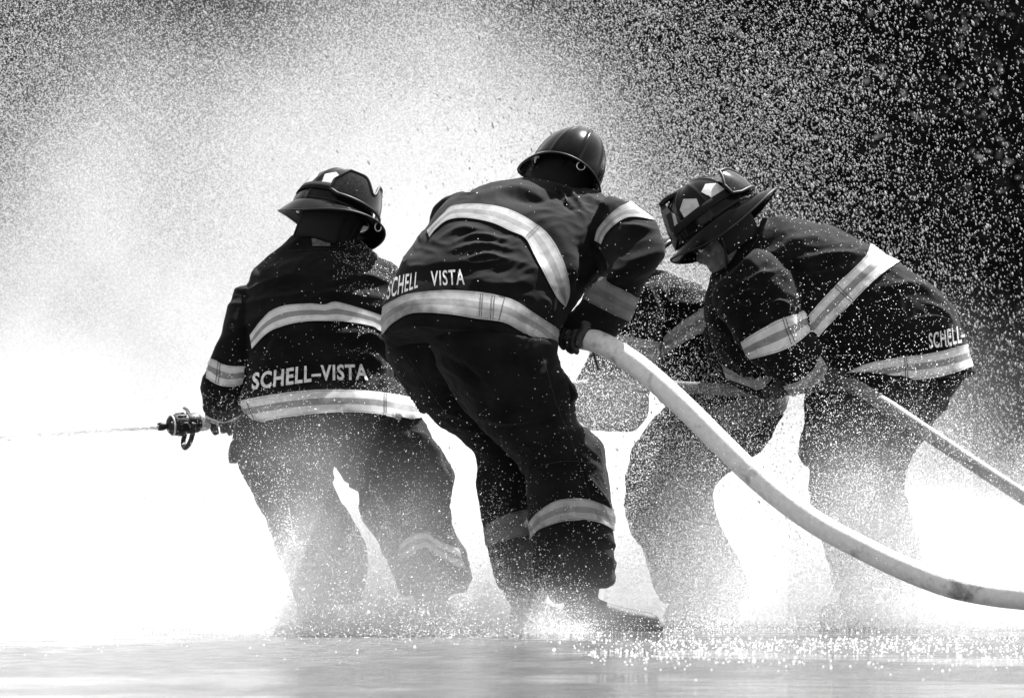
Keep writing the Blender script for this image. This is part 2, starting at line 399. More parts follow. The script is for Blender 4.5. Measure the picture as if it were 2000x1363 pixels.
def helmet(parent, pos, fwd, up, scale=1.0, goggles=True, panels=True, badge=True):
    M = frame(pos, fwd, up)@Matrix.Scale(scale, 4)
    n, m = 144, 26; R = np.array([[dome_pt(2*math.pi*j/n, (i/(m-1))*1.5) for j in range(n)] for i in range(m)])
    h = obj('helmet', xf(rings_mesh(R), M), SHELL, parent)
    ns = 10; top = [[brim_pt(2*math.pi*j/n, i/(ns-1), .0022) for j in range(n)] for i in range(ns)]
    bot = [[brim_pt(2*math.pi*j/n, i/(ns-1), -.0022) for j in range(n)] for i in range(ns)][::-1]
    Rb = np.array(top+bot+top[:1]); obj('brim', xf(rings_mesh(Rb, False), M), SHELL, h)
    rim = [brim_pt(2*math.pi*j/n, 1) for j in range(n+1)]
    obj('brim_edge', xf(tube(rim, .0035, ns=8, cap=False), M), RUBBER, h)
    # lining drum and ear cover under the shell
    Rl = np.array([[((.100-.004*i)*math.sin(t), (.122-.004*i)*math.cos(t), .02-.018*i) for t in np.linspace(0, 2*math.pi, 48, endpoint=False)] for i in range(5)])
    obj('lining', xf(rings_mesh(Rl), M), HOOD, h)
    for sg in (-1, 1):                                           # ear flaps
        E = []
        for i, zz in enumerate(np.linspace(0, -.12, 8)):
            E.append([((.103-.02*(i/7)**2)*math.sin(t)*sg, -.01+(.11-.01*i/7)*math.cos(t), zz) for t in np.linspace(1.1, 2.9, 16)]+
                     [((.095-.02*(i/7)**2)*math.sin(t)*sg, -.01+(.10-.01*i/7)*math.cos(t), zz) for t in np.linspace(2.9, 1.1, 16)])
        obj('ear_flap', xf(rings_mesh(np.array(E)), M), HOOD, h)
    # hanging ring
    c = brim_pt(math.pi*.97, .93); T = [(c[0]+.0135*math.cos(a), c[1]-.002, c[2]-.014+.0135*math.sin(a)) for a in np.linspace(0, 2*math.pi, 25)]
    obj('hanging_ring', xf(tube(T, .0018, ns=8, cap=False), M), STEEL, h)
    if panels:
        for j in range(8):
            if j in (3, 4): continue
            c0 = (j+.5)*math.pi/4
            P = [(-.27, .32), (-.30, .66), (-.02, .84), (.30, .70), (.16, .30)] if j % 2 else [(-.20, .30), (-.30, .62), (.06, .86), (.30, .66), (.26, .34)]
            V = [dome_pt(c0, .55, .0022, False)]+[dome_pt(c0+p*.95, t*.95, .0022, False) for p, t in P]
            mid = [dome_pt(c0+p*.5, .55+(t-.55)*.5, .0024, False) for p, t in P]
            V += mid; k = len(P); Fc = [(0, 1+k+i, 1+k+(i+1) % k) for i in range(k)]+[(1+k+i, 1+i, 1+(i+1) % k, 1+k+(i+1) % k) for i in range(k)]
            obj('reflective_panel', xf((V, Fc), M), PANEL, h)
    st = [(-.100, .005, -.005), (-.084, .028, -.085), (-.055, .055, -.140), (0, .075, -.165), (.055, .055, -.140), (.084, .028, -.085), (.100, .005, -.005)]
    obj('chin_strap', xf(tube(st, .008, n=40, ns=8, flat=.5, up=(0, 1, 0)), M), RUBBER, h)
    if badge:                                                    # leather front shield on its holder
        sh = [(-.045, .02), (-.055, .07), (-.05, .11), (-.02, .135), (0, .155), (.02, .135), (.05, .11), (.055, .07), (.045, .02), (0, .0)]
        sy = lambda z: .158+.012*math.sin(z/.155*math.pi)-.050*max(0, z/.155)**2
        V = [(x, sy(z)-abs(x)*.45, z) for x, z in sh]+[(x, sy(z)-.020-abs(x)*.45, z) for x, z in sh]
        k = len(sh); Fc = [tuple(range(k)), tuple(range(2*k-1, k-1, -1))]+[(i, (i+1) % k, k+(i+1) % k, k+i) for i in range(k)]
        obj('front_shield', xf((V, Fc), M), RUBBER, h, smooth=False)
        obj('shield_holder', xf(tube([(0, .03, .150), (0, .075, .158), (0, .108, .153)], [.010, .010, .009], n=10, ns=10), M), SHELL, h)
    if goggles:
        # lens and frame worn over the back of the shell, nose notch up
        nu, nv = 44, 12; fr, bk = [], []
        for i in range(nv):
            row, row2 = [], []
            for j in range(nu):
                q = -1+2*j/(nu-1); ph = math.pi+q*.98
                ztop = .122-.052*math.exp(-(q/.16)**2)-.05*max(0, abs(q)-.72)/.28; zbot = .022+.012*max(0, abs(q)-.8)/.2
                z = zbot+(ztop-zbot)*i/(nv-1); off = .020+.016*(1-q*q)
                rr = math.sqrt(max(.12, 1-(z/.152)**2*.55)); 
                row.append(((.118+off)*rr*math.sin(ph), (.146+off)*rr*math.cos(ph), z)); row2.append(((.118+off-.008)*rr*math.sin(ph), (.146+off-.008)*rr*math.cos(ph), z))
            fr.append(row); bk.append(row2)
        V = [p for r in fr for p in r]+[p for r in bk for p in r]; o1 = nu*nv
        Fc = grid_faces(nv, nu, False)+[tuple(x+o1 for x in f[::-1]) for f in grid_faces(nv, nu, False)]
        border = [j for j in range(nu)]+[i*nu+nu-1 for i in range(1, nv)]+[(nv-1)*nu+j for j in range(nu-2, -1, -1)]+[i*nu for i in range(nv-2, 0, -1)]
        k = len(border); Fc += [(border[i], border[(i+1) % k], border[(i+1) % k]+o1, border[i]+o1) for i in range(k)]
        obj('goggle_lens', xf((V, Fc), M), LENS, h)
        path = [V[i] for i in border]+[V[border[0]]]
        obj('goggle_frame', xf(tube(path, .0052, ns=8, cap=False), M), RUBBER, h)
        band = []
        for zz in (.035, .062):
            band.append([((.118+.007)*math.sin(t)*math.sqrt(1-(zz/.152)**2), (.146+.007)*math.cos(t)*math.sqrt(1-(zz/.152)**2), zz) for t in np.linspace(-2.2, 2.2, 60)])
        b3 = [[(x*.97, y*.97, z) for x, y, z in r] for r in band]
        obj('goggle_strap', xf(rings_mesh(np.array([band[0], band[1], b3[1], b3[0], band[0]]).transpose(1, 0, 2)[:, :4], True), M), HOOD, h)
    return h
LENS = mat('goggle_lens', .010, .08, .4, noise=(120, .006, .02), bump=(25, .10, .004))

def head_parts(pos, fwd, up):
    """skull, jaw, nose, brow, ears, lips in helmet coordinates"""
    M = frame(pos, fwd, up)@Matrix.Scale(1.06, 4)
    ps = [ellipsoid((0, -.005, .0), (.078, .098, .105)), ellipsoid((0, .035, -.095), (.056, .062, .058)), ellipsoid((0, .012, -.05), (.070, .080, .075)),
          ellipsoid((0, .098, -.056), (.013, .020, .020)), ellipsoid((0, .092, -.035), (.010, .014, .026)), ellipsoid((0, .078, -.012), (.050, .020, .012)),
          ellipsoid((0, .092, -.100), (.024, .012, .008)), ellipsoid((0, .082, -.135), (.024, .018, .016))]
    for sg in (-1, 1):
        ps.append(ellipsoid((sg*.079, -.004, -.052), (.010, .019, .032))); ps.append(ellipsoid((sg*.043, .068, -.062), (.020, .018, .018)))
        ps.append(ellipsoid((sg*.032, .080, -.030), (.014, .010, .010)))
    return [xf(p, M) for p in ps], M
def shrink(l, k=.74):
    out = []
    for r in l:
        r = list(r); mx, my = (r[0]+r[2])/2, (r[1]+r[3])/2
        r[0] = mx+(r[0]-mx)*k; r[2] = mx+(r[2]-mx)*k; r[1] = my+(r[1]-my)*k; r[3] = my+(r[3]-my)*k; r[5] *= k; out.append(tuple(r))
    return out
def arm_path(pts, radii): return tube([W(*p) for p in pts], radii, n=24, ns=18)

def glove(parent, c, d, w, hr, flip=1, label=None):
    """gloved hand round a hose of radius hr at c with direction d; w: wrist point"""
    c, d, w = Vector(c), Vector(d).normalized(), Vector(w)
    u = (w-c); u = (u-d*u.dot(d)).normalized(); v = d.cross(u)*flip; R = hr+.012; parts = []
    pc = c+u*R
    parts.append(tube([w, (w+pc)/2+v*.004, pc-v*.01, c+(u*.75-v*.65).normalized()*R], [.040, .040, .044, .032], n=14, ns=14, flat=1.25, up=tuple(d)))
    for k in range(4):                                          # four unequal fingers curl round the hose
        off = (k-1.5)*.027; ln = (2.9, 3.2, 3.1, 2.5)[k]; P = []
        for t in np.linspace(0, 1, 9):
            a = -.3+ln*t*.9; P.append(c+d*(off+.004*t)+(u*math.cos(a)+v*math.sin(a))*(R+.004*math.sin(t*9.4)))
        parts.append(tube(P, [.0148]*3+[.0140]*3+[.0132, .0122, .0100], ns=10))
    P = []
    for t in np.linspace(0, 1, 7):                              # thumb leaves the side of the palm and closes the other way
        a = -.5-1.7*t; P.append(c+d*(-.045+.012*t)+(u*math.cos(a)+v*math.sin(a))*(R+.002))
    parts.append(tube(P, [.019, .018, .017, .016, .015, .014, .011], ns=10))
    me = remesh(parts, .0042, 3, .4); me.name = 'glove'
    return link('glove', me, GLOVE, parent, label=label)
def hood(parent, neck, M, side=True):
    """knit hood over the back of the head and the neck"""
    ps = [tube(neck, [.074, .078, .088], n=10, ns=20)]
    if side: ps.append(xf(ellipsoid((0, -.022, -.045), (.092, .098, .11)), M))
    else: ps.append(xf(ellipsoid((0, -.055, -.045), (.080, .070, .10)), M))
    me = remesh(ps, .007, 6); me.name = 'hood'; return link('hood', me, HOOD, parent)
def boot(parent, heel, toe, top, rt=.062, label=None):
    """rubber boot: shaft from top down to the ankle, foot from heel to toe (world points on the ground)"""
    heel, toe, top = Vector(heel), Vector(toe), Vector(top); f = (toe-heel); L = f.length; f.normalize()
    ank = heel+f*.055+Vector((0, 0, .10)); s = f.cross(Vector((0, 0, 1))).normalized(); parts = []
    parts.append(tube([top, (top+ank)/2, ank, heel+f*.05+Vector((0, 0, .04))], [rt, rt*.95, .055, .046], n=16, ns=20))
    R = []
    for t, hw, ht in ((-.02, .020, .04), (.0, .036, .075), (.12, .041, .105), (.3, .041, .112), (.5, .045, .088), (.7, .052, .072), (.86, .048, .064), (.96, .034, .052), (1.0, .016, .034)):
        p = heel+f*(L*t); R.append([tuple(p+s*hw*math.copysign(abs(math.cos(a))**.8, math.cos(a))+Vector((0, 0, max(.004, ht/2+ht/2*math.sin(a)*1.0)))) for a in np.linspace(0, 2*math.pi, 20, endpoint=False)])
    parts.append(rings_mesh(np.array(R)))
    me = remesh(parts, .006, 4); me.name = 'boot'; b = link('boot', me, BOOT, parent, label=label)
    S = []
    for zz, gr in ((0.001, 0), (.018, .003)):
        row = []
        for a in np.linspace(0, 2*math.pi, 40, endpoint=False):
            t = .5+.53*math.cos(a); hw = (.038+.012*max(0, t-.4)+gr)*math.copysign(abs(math.sin(a))**.7, math.sin(a))
            row.append(tuple(heel+f*(L*t)+s*hw+Vector((0, 0, zz))))
        S.append(row)
    obj('sole', rings_mesh(np.array(S)), RUBBER, b, smooth=False)
    return b
def body(name, label, garment_lofts, y0, head, neck, arms=()):
    hp, M = head_parts(*head); parts = [loft(shrink(l), y0, ns=24, sub=4) for l in garment_lofts]+hp+[tube(neck, [.055, .056, .062], n=8, ns=18)]+list(arms)
    me = remesh(parts, .009, 3, .4); me.name = name; o = link(name, me, SKIN); tag(o, label, 'person', 'firefighters working the hoses')
    for sg in (-1, 1):
        obj('eye', xf(ellipsoid((sg*.032, .088, -.034), (.0095, .009, .008)), M), ALU, o)
    return o

EX = {}
# ================================================================== firefighter with the nozzle (left)
yL = .35
Lt = [(572, 462, 706, 470, .27, .085), (556, 482, 716, 486, .26, .10), (520, 512, 742, 508, .23, .125), (488, 545, 775, 530, .19, .15), (476, 600, 790, 585, .14, .165), (480, 650, 780, 645, .09, .165),
      (485, 700, 764, 700, .05, .165), (479, 745, 772, 740, .03, .17), (471, 785, 800, 777, 0, .18), (489, 822, 826, 818, -.02, .19)]
La = [(500, 545, 570, 640, .19, .075), (464, 566, 545, 650, .16, .075), (447, 610, 520, 665, .12, .075), (427, 670, 500, 695, .08, .072), (414, 712, 488, 730, .06, .070), (397, 748, 476, 765, .05, .068), (397, 790, 474, 800, .10, .065), (410, 815, 470, 815, .18, .055), (420, 826, 462, 822, .26, .045)]
Lb = [(720, 540, 800, 600, .18, .075), (760, 590, 850, 600, .17, .075), (780, 650, 862, 660, .16, .072), (782, 710, 866, 722, .18, .068), (770, 755, 845, 775, .24, .06), (770, 780, 825, 800, .30, .05)]
Ll = [(482, 800, 670, 805, .02, .15), (462, 850, 672, 862, .02, .155), (468, 900, 650, 898, .03, .145), (497, 950, 642, 940, .05, .125), (506, 975, 655, 975, .06, .12), (526, 1012, 680, 1012, .05, .105), (544, 1058, 706, 1056, .02, .10), (558, 1100, 712, 1095, -.02, .095), (573, 1142, 704, 1138, -.03, .09), (580, 1172, 698, 1172, -.03, .085)]
Lr = [(630, 800, 820, 812, 0, .15), (640, 858, 836, 852, -.01, .155), (652, 902, 868, 895, -.02, .145), (684, 936, 882, 922, -.03, .13), (706, 972, 876, 958, -.04, .12), (712, 1015, 872, 1000, -.03, .11), (735, 1047, 884, 1045, 0, .10), (760, 1092, 905, 1082, .04, .10), (778, 1124, 913, 1118, .06, .095), (788, 1155, 908, 1152, .06, .085)]
hL = (W(646, 420, .62), (-.68, .70, .04), (.31, .32, .89))
pL = body('person', 'firefighter at the left gripping the nozzle, back to us, goggles strapped on the helmet', [Lt, La, Lb, Ll, Lr], yL, (hL[0]+np.array([.0, 0, -.01]), hL[1], hL[2]), [hL[0]+np.array([0, -.02, -.08]), W(645, 475, .63), W(642, 500, .58)])
jL = Garment('jacket', [Lt, La, Lb], yL, CLOTH, pL, seed=1, flat=[([(495, 660), (600, 612), (684, 612), (760, 635)], 22), ([(480, 800), (603, 785), (727, 785), (815, 800)], 32), ([(495, 745), (600, 732), (716, 728)], 26)], folds=[
    ([(640, 560), (690, 545), (750, 548)], 7, .012), ([(600, 585), (650, 575), (720, 585)], 6, .008), ([(690, 670), (720, 655), (745, 668)], 6, .012), ([(735, 700), (745, 725), (742, 755)], 6, .014), ([(700, 690), (725, 700), (735, 730)], 5, .01), ([(510, 700), (530, 640), (520, 600)], 8, -.01), ([(430, 760), (455, 775), (470, 770)], 5, .008), ([(415, 790), (440, 800), (465, 795)], 4, .008)])
jL.band([(490, 655), (518, 618), (552, 599), (603, 594), (633, 596), (654, 590), (684, 597), (744, 616), (790, 632)], [(494, 682), (523, 652), (557, 637), (595, 630), (642, 628.5), (684, 631), (727, 639), (742, 648), (790, 664)], 0, BAND)
jL.band([(464, 783), (535, 771), (603, 763), (663, 762), (727, 765), (791, 775), (832, 785)], [(482, 826), (552, 816), (620, 809), (684, 806), (748, 811), (799, 822), (835, 817)], 0, BAND)
jL.band([(408, 697), (425, 706), (442, 714), (467, 716), (498, 712)], [(404, 738), (420, 748), (437, 754), (463, 753), (500, 735)], 1, BAND)
jL.band([(402, 808), (420, 816), (440, 820), (472, 806)], [(402, 820), (420, 828), (440, 832), (474, 819)], 1, BAND, nv=5)
jL.text('SCHELL–VISTA', [(493, 763), (543, 757), (597, 749), (640, 745), (718, 744)], [(496, 729), (545, 722), (597, 715), (640, 713), (716, 711)], 0, LETTER)
tL = Garment('trousers', [Ll, Lr], yL, CLOTH, pL, seed=2, amp=1.5, folds=[([(500, 955), (560, 965), (640, 950)], 8, .014), ([(710, 1015), (780, 1000), (870, 1000)], 8, .016), ([(800, 1010), (840, 1020), (872, 1015)], 6, .014), ([(560, 1100), (640, 1080), (705, 1085)], 8, .012)])
tL.band([(780, 1062), (800, 1046), (830, 1038), (848, 1050), (870, 1062), (895, 1072)], [(784, 1094), (805, 1078), (830, 1068), (850, 1080), (875, 1096), (908, 1110)], 1, BAND)
def pocket(parent, l, y0, seed): 
    me = remesh([loft(l, y0, ns=20, sub=3, e=4)], .006, 2); me.name = 'pocket'; return link('pocket', me, CLOTH, parent)
pocket(pL, [(452, 862, 500, 850, -.02, .09), (447, 885, 495, 880, -.02, .10), (449, 906, 480, 900, -.02, .09)], yL, 1)
pocket(pL, [(800, 838, 838, 848, -.06, .09), (806, 870, 862, 878, -.07, .10), (820, 895, 866, 898, -.08, .09), (835, 915, 880, 930, -.08, .09)], yL, 1)
hood(pL, [hL[0]+np.array([0, -.02, -.06]), W(645, 462, .63), W(642, 500, .58)], frame(*hL)); helmet(pL, *hL, scale=1.05)
boot(pL, W(600, 1219, .30)*[1, 1, 0]+[0, 0, .0], W(640, 1219, .55)*[1, 1, 0], W(638, 1168, .32))
boot(pL, W(830, 1219, .38)*[1, 1, 0], W(868, 1219, .62)*[1, 1, 0], W(850, 1150, .40))
# collar tag
tg = jL.band([(609, 467), (647, 467)], [(611, 483), (645, 483)], 0, TAG, name='collar_tag', nv=4, back=False, off=.006)

# ================================================================== tall firefighter bent over the main hose (middle)
yM = -.4
Mt = [(1020, 350, 1168, 378, .34, .085, -.01), (985, 358, 1186, 396, .32, .11), (920, 374, 1205, 425, .28, .14), (866, 402, 1205, 470, .22, .165), (822, 462, 1180, 520, .15, .18), (783, 520, 1148, 560, .09, .185), (757, 575, 1118, 600, .04, .185), (747, 625, 1092, 640, .0, .18, .03), (750, 662, 1084, 690, -.02, .18, .05)]
Ma = [(1130, 470, 1190, 386, .16, .07), (1158, 500, 1236, 404, .10, .08), (1170, 530, 1275, 432, .03, .08), (1168, 550, 1296, 482, -.03, .078), (1152, 562, 1282, 514, -.04, .075), (1142, 578, 1262, 545, -.02, .07), (1130, 600, 1242, 584, 0, .066), (1112, 622, 1227, 618, .03, .062), (1104, 638, 1199, 657, .05, .058)]
Mb = [(905, 376, 960, 440, .32, .07), (858, 398, 925, 450, .38, .075), (838, 440, 905, 470, .45, .07), (840, 490, 910, 500, .50, .065), (880, 560, 940, 540, .50, .06), (940, 620, 985, 590, .46, .05)]
Ml = [(760, 650, 960, 645, .12, .16), (762, 700, 985, 700, .14, .165), (800, 762, 1005, 755, .19, .155), (845, 814, 1015, 808, .23, .14), (892, 846, 1025, 848, .25, .13), (935, 888, 1048, 880, .26, .12), (934, 944, 1052, 930, .24, .11), (946, 1000, 1060, 990, .21, .10), (956, 1055, 1062, 1050, .18, .095), (967, 1108, 1070, 1105, .16, .09), (978, 1150, 1075, 1150, .15, .085)]
Mr = [(840, 640, 1083, 670, -.02, .17), (855, 700, 1088, 714, -.02, .175), (885, 755, 1122, 764, -.01, .17), (915, 800, 1116, 800, .0, .155), (955, 842, 1130, 836, .01, .145), (1000, 884, 1170, 866, .01, .135), (1025, 922, 1180, 908, 0, .125), (1033, 962, 1186, 950, -.02, .115), (1038, 1010, 1191, 1000, -.03, .11), (1041, 1060, 1195, 1050, -.04, .105), (1046, 1110, 1198, 1105, -.05, .10), (1054, 1146, 1196, 1140, -.05, .095)]
hM = (W(1106, 337, .06), (-.20, .95, -.18), (.46, .27, .84))
pM = body('person', 'tall firefighter in the middle bent over the thick white hose, leg bands showing', [Mt, Ma, Mb, Ml, Mr], yM, (hM[0]+np.array([-.005, 0, -.015]), hM[1], hM[2]), [hM[0]+np.array([-.02, 0, -.06]), W(1092, 372, .02), W(1075, 420, -.05)])
jM = Garment('jacket', [Mt, Ma, Mb], yM, CLOTH, pM, seed=3, flat=[([(850, 445), (900, 415), (980, 428), (1060, 475), (1090, 540), (1100, 590)], 26), ([(748, 640), (800, 595), (874, 590), (1000, 608), (1088, 670)], 34), ([(760, 570), (820, 547), (906, 543)], 24)], folds=[
    ([(890, 478), (930, 462), (990, 470)], 5, .013), ([(880, 495), (940, 480), (1000, 488)], 4, .008), ([(905, 512), (950, 500), (990, 508)], 4, .011), ([(850, 470), (900, 450), (960, 455)], 6, .009),
    ([(940, 385), (1000, 372), (1060, 380)], 8, .012), ([(1000, 388), (1060, 395), (1100, 378)], 7, -.012), ([(1105, 372), (1120, 390), (1135, 410)], 4, .014), ([(1140, 380), (1160, 400), (1190, 400)], 5, .011), ([(1090, 375), (1095, 395), (1120, 420)], 4, -.012),
    ([(1180, 500), (1190, 540), (1170, 580)], 8, -.012), ([(1160, 480), (1175, 520), (1165, 550)], 8, -.02), ([(1215, 440), (1235, 445), (1270, 450)], 5, .010), ([(1130, 470), (1140, 520), (1125, 580)], 10, -.02)])
jM.band([(835, 452), (849, 437), (867, 419), (888, 403), (946, 401), (1000, 413), (1047, 439), (1075, 464), (1097, 503), (1109, 543), (1111, 575), (1104, 596)], [(840, 466), (852, 450), (876, 432), (910, 428), (960, 437), (996, 453), (1025, 467), (1043, 500), (1065, 543), (1077, 566), (1088, 585), (1102, 600)], 0, BAND_DIRTY)
jM.band([(740, 625), (748, 602), (766, 590), (802, 575), (874, 568), (946, 573), (1000, 586), (1036, 608), (1075, 633), (1095, 648)], [(740, 672), (750, 652), (773, 629), (809, 613), (874, 615), (931, 624), (982, 631), (1018, 649), (1054, 665), (1092, 700)], 0, BAND_DIRTY)
jM.band([(1163, 470), (1168, 450), (1185, 428), (1207, 408), (1232, 396)], [(1176, 478), (1184, 460), (1202, 441), (1232, 426), (1280, 432)], 1, BAND_DIRTY)
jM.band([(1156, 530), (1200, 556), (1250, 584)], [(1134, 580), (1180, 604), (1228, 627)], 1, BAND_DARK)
jM.text('SCHELL', [(757, 588), (775, 579), (817, 564)], [(763, 551), (782, 540), (820, 532)], 0, LETTER, bold=.012)
jM.text('VISTA', [(842, 561), (875, 559), (908, 558)], [(842, 531), (875, 529), (906, 527)], 0, LETTER, bold=.012)
tM = Garment('trousers', [Ml, Mr], yM, CLOTH, pM, seed=4, amp=1.2, folds=[([(920, 800), (1000, 820), (1110, 800)], 8, .015), ([(990, 870), (1080, 850), (1160, 845)], 8, .015), ([(1030, 920), (1010, 960), (1020, 1010)], 8, -.01), ([(860, 690), (930, 740), (960, 820)], 10, -.012)])
tM.band([(1032, 1026), (1046, 1006), (1062, 992), (1089, 977), (1119, 973), (1154, 977), (1200, 996)], [(1034, 1058), (1048, 1040), (1062, 1030), (1099, 1018), (1144, 1016), (1172, 1022), (1202, 1038)], 1, BAND_DIRTY)
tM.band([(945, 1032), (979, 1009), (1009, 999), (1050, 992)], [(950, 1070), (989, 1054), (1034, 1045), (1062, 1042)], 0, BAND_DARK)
pocket(pM, [(1075, 725, 1108, 738, -.02, .08), (1085, 752, 1130, 772, -.02, .09), (1080, 785, 1116, 792, -.02, .08)], yM, 2)
hood(pM, [hM[0]+np.array([-.02, 0, -.05]), W(1092, 380, .02), W(1075, 425, -.05)], frame(*hM)); helmet(pM, *hM, goggles=False, panels=False, scale=1.0)
boot(pM, W(1100, 1232, -.43)*[1, 1, 0], W(1290, 1232, -.47)*[1, 1, 0], W(1122, 1136, -.44), .095)
boot(pM, W(1010, 1225, -.22)*[1, 1, 0], W(1100, 1225, -.02)*[1, 1, 0], W(1026, 1140, -.25), .075)

# ================================================================== firefighter bent over at the right
yR = .5
Rt = [(1388, 545, 1496, 432, .05, .095), (1380, 585, 1545, 426, .05, .13), (1382, 640, 1600, 440, .04, .165), (1410, 700, 1655, 461, .03, .185), (1462, 735, 1715, 490, .02, .195), (1520, 750, 1790, 540, .01, .20), (1570, 760, 1850, 590, .0, .20), (1600, 762, 1877, 640, 0, .195), (1618, 762, 1890, 690, 0, .19), (1632, 756, 1903, 728, 0, .185)]
Ra = [(1395, 560, 1480, 490, -.10, .08), (1400, 600, 1540, 530, -.14, .085), (1425, 640, 1565, 590, -.17, .08), (1452, 680, 1578, 640, -.19, .075), (1485, 715, 1600, 670, -.19, .070), (1520, 745, 1612, 705, -.17, .066), (1545, 770, 1612, 735, -.13, .060)]
Rb = [(1385, 600, 1450, 560, .20, .07), (1380, 660, 1460, 640, .18, .07), (1395, 715, 1470, 680, .14, .065), (1430, 745, 1490, 700, .06, .058), (1465, 765, 1510, 712, -.02, .052), (1495, 778, 1530, 735, -.06, .045)]
Rl = [(1600, 735, 1810, 740, -.05, .15), (1574, 785, 1790, 800, -.05, .155), (1577, 830, 1750, 850, -.05, .14), (1567, 886, 1722, 900, -.04, .125), (1583, 922, 1715, 940, -.03, .12), (1590, 980, 1710, 1000, -.02, .11), (1606, 1045, 1712, 1050, .02, .10), (1625, 1100, 1718, 1102, .05, .095), (1634, 1150, 1722, 1150, .07, .085)]
Rr = [(1660, 738, 1884, 733, .10, .15), (1670, 795, 1846, 790, .11, .15), (1670, 850, 1804, 850, .12, .14), (1662, 905, 1768, 905, .12, .12), (1668, 960, 1764, 960, .12, .11), (1684, 1025, 1782, 1030, .13, .10), (1700, 1085, 1794, 1085, .14, .095), (1712, 1145, 1802, 1145, .15, .085)]
hR = (W(1394, 438, .52), (-.80, -.10, -.57), (-.56, .10, .81))
pR = body('person', 'firefighter bent low at the right, side face and ear showing under the helmet', [Rt, Ra, Rb, Rl, Rr], yR, (hR[0]+np.array([.008, 0, -.012]), hR[1], hR[2]), [hR[0]+np.array([.05, 0, -.06]), W(1432, 490, .54), W(1480, 540, .54)])
jR = Garment('jacket', [Rt, Ra, Rb], yR, CLOTH, pR, seed=5, flat=[([(1730, 500), (1650, 570), (1575, 655)], 26), ([(1900, 692), (1760, 722), (1650, 735)], 26), ([(1813, 665), (1885, 650)], 22)], folds=[
    ([(1560, 510), (1620, 500), (1690, 500)], 6, .012), ([(1520, 520), (1580, 530), (1640, 515)], 5, -.012), ([(1490, 510), (1560, 470), (1620, 462)], 9, .010), ([(1735, 560), (1790, 560), (1840, 590)], 6, .012), ([(1780, 625), (1820, 620), (1850, 625)], 3, .010), ([(1800, 590), (1840, 610), (1865, 630)], 5, .010),
    ([(1440, 560), (1480, 540), (1520, 530)], 5, .012), ([(1500, 600), (1520, 590), (1545, 600)], 4, .012), ([(1420, 590), (1450, 575), (1490, 570)], 5, .010), ([(1590, 560), (1560, 620), (1590, 670)], 9, -.02), ([(1500, 425), (1490, 445), (1475, 470)], 4, .012)])
jR.band([(1700, 478), (1683, 508), (1626, 563), (1564, 633), (1556, 650)], [(1762, 508), (1714, 543), (1661, 596), (1626, 629), (1586, 674)], 0, BAND)
jR.band([(1898, 668), (1884, 673), (1824, 688), (1758, 697), (1697, 708), (1648, 728)], [(1912, 712), (1900, 716), (1846, 732), (1758, 743), (1697, 750), (1652, 738)], 0, BAND, label='reflective stripe round the jacket hem')
jR.band([(1448, 668), (1475, 650), (1510, 630), (1547, 616), (1568, 608)], [(1462, 702), (1490, 695), (1530, 683), (1560, 667), (1592, 640)], 1, BAND)
jR.band([(1530, 752), (1560, 742), (1585, 722), (1600, 694)], [(1545, 772), (1575, 768), (1600, 752), (1618, 722)], 1, BAND_DIRTY)
jR.band([(1410, 712), (1440, 722), (1470, 705), (1492, 700)], [(1420, 738), (1455, 752), (1485, 760), (1515, 735)], 2, BAND_DIRTY)
jR.text('SCHELL–', [(1814, 682), (1845, 677), (1870, 672), (1886, 668)], [(1812, 651), (1845, 644), (1868, 638), (1882, 634)], 0, LETTER, bold=.02)
tR = Garment('trousers', [Rl, Rr], yR, CLOTH, pR, seed=6, amp=1.3, folds=[([(1570, 900), (1640, 890), (1710, 905)], 8, .014)])
hood(pR, [hR[0]+np.array([.07, 0, -.05]), W(1450, 495, .54), W(1485, 540, .54)], frame(*hR), False); helmet(pR, *hR, scale=1.03)
boot(pR, W(1700, 1217, .52)*[1, 1, 0], W(1600, 1217, .48)*[1, 1, 0], W(1680, 1150, .55), .07)
boot(pR, W(1790, 1217, .66)*[1, 1, 0], W(1700, 1217, .66)*[1, 1, 0], W(1757, 1148, .65), .07)

# ================================================================== firefighter half hidden in the spray behind
yB = 1.1
Bt = [(1190, 585, 1262, 528, -.05, .09), (1212, 650, 1330, 545, -.05, .14), (1245, 715, 1400, 585, -.04, .17), (1290, 775, 1468, 645, -.02, .18), (1335, 822, 1516, 715, 0, .18), (1362, 848, 1534, 775, 0, .175), (1385, 862, 1522, 815, 0, .165)]
Ba = [(1190, 590, 1290, 552, -.15, .08), (1172, 645, 1290, 648, -.20, .085), (1155, 700, 1278, 710, -.22, .085), (1124, 757, 1264, 770, -.22, .085), (1116, 800, 1262, 812, -.20, .08), (1150, 836, 1240, 838, -.18, .06)]
Bl = [(1300, 800, 1470, 830, -.02, .14), (1250, 862, 1430, 890, -.03, .14), (1228, 930, 1394, 940, -.05, .13), (1226, 985, 1386, 975, -.05, .125), (1240, 1040, 1402, 1025, -.03, .11), (1268, 1085, 1424, 1072, 0, .105), (1280, 1135, 1452, 1125, .02, .10), (1290, 1175, 1462, 1168, .03, .09)]
Br = [(1380, 800, 1525, 808, .08, .14), (1345, 870, 1482, 872, .10, .14), (1320, 930, 1415, 925, .14, .12), (1300, 980, 1384, 975, .2, .10), (1300, 1060, 1390, 1055, .3, .09), (1310, 1160, 1400, 1160, .35, .08)]
hB = (W(1196, 508, 1.12), (-.85, .1, -.4), (-.38, 0, .9))
pB = body('person', 'firefighter half hidden behind the others in spray, bent away under a drenched jacket', [Bt, Ba, Bl, Br], yB, (hB[0]+np.array([.005, 0, -.012]), hB[1], hB[2]), [hB[0]+np.array([.03, 0, -.06]), W(1232, 545, 1.1), W(1262, 590, 1.08)])
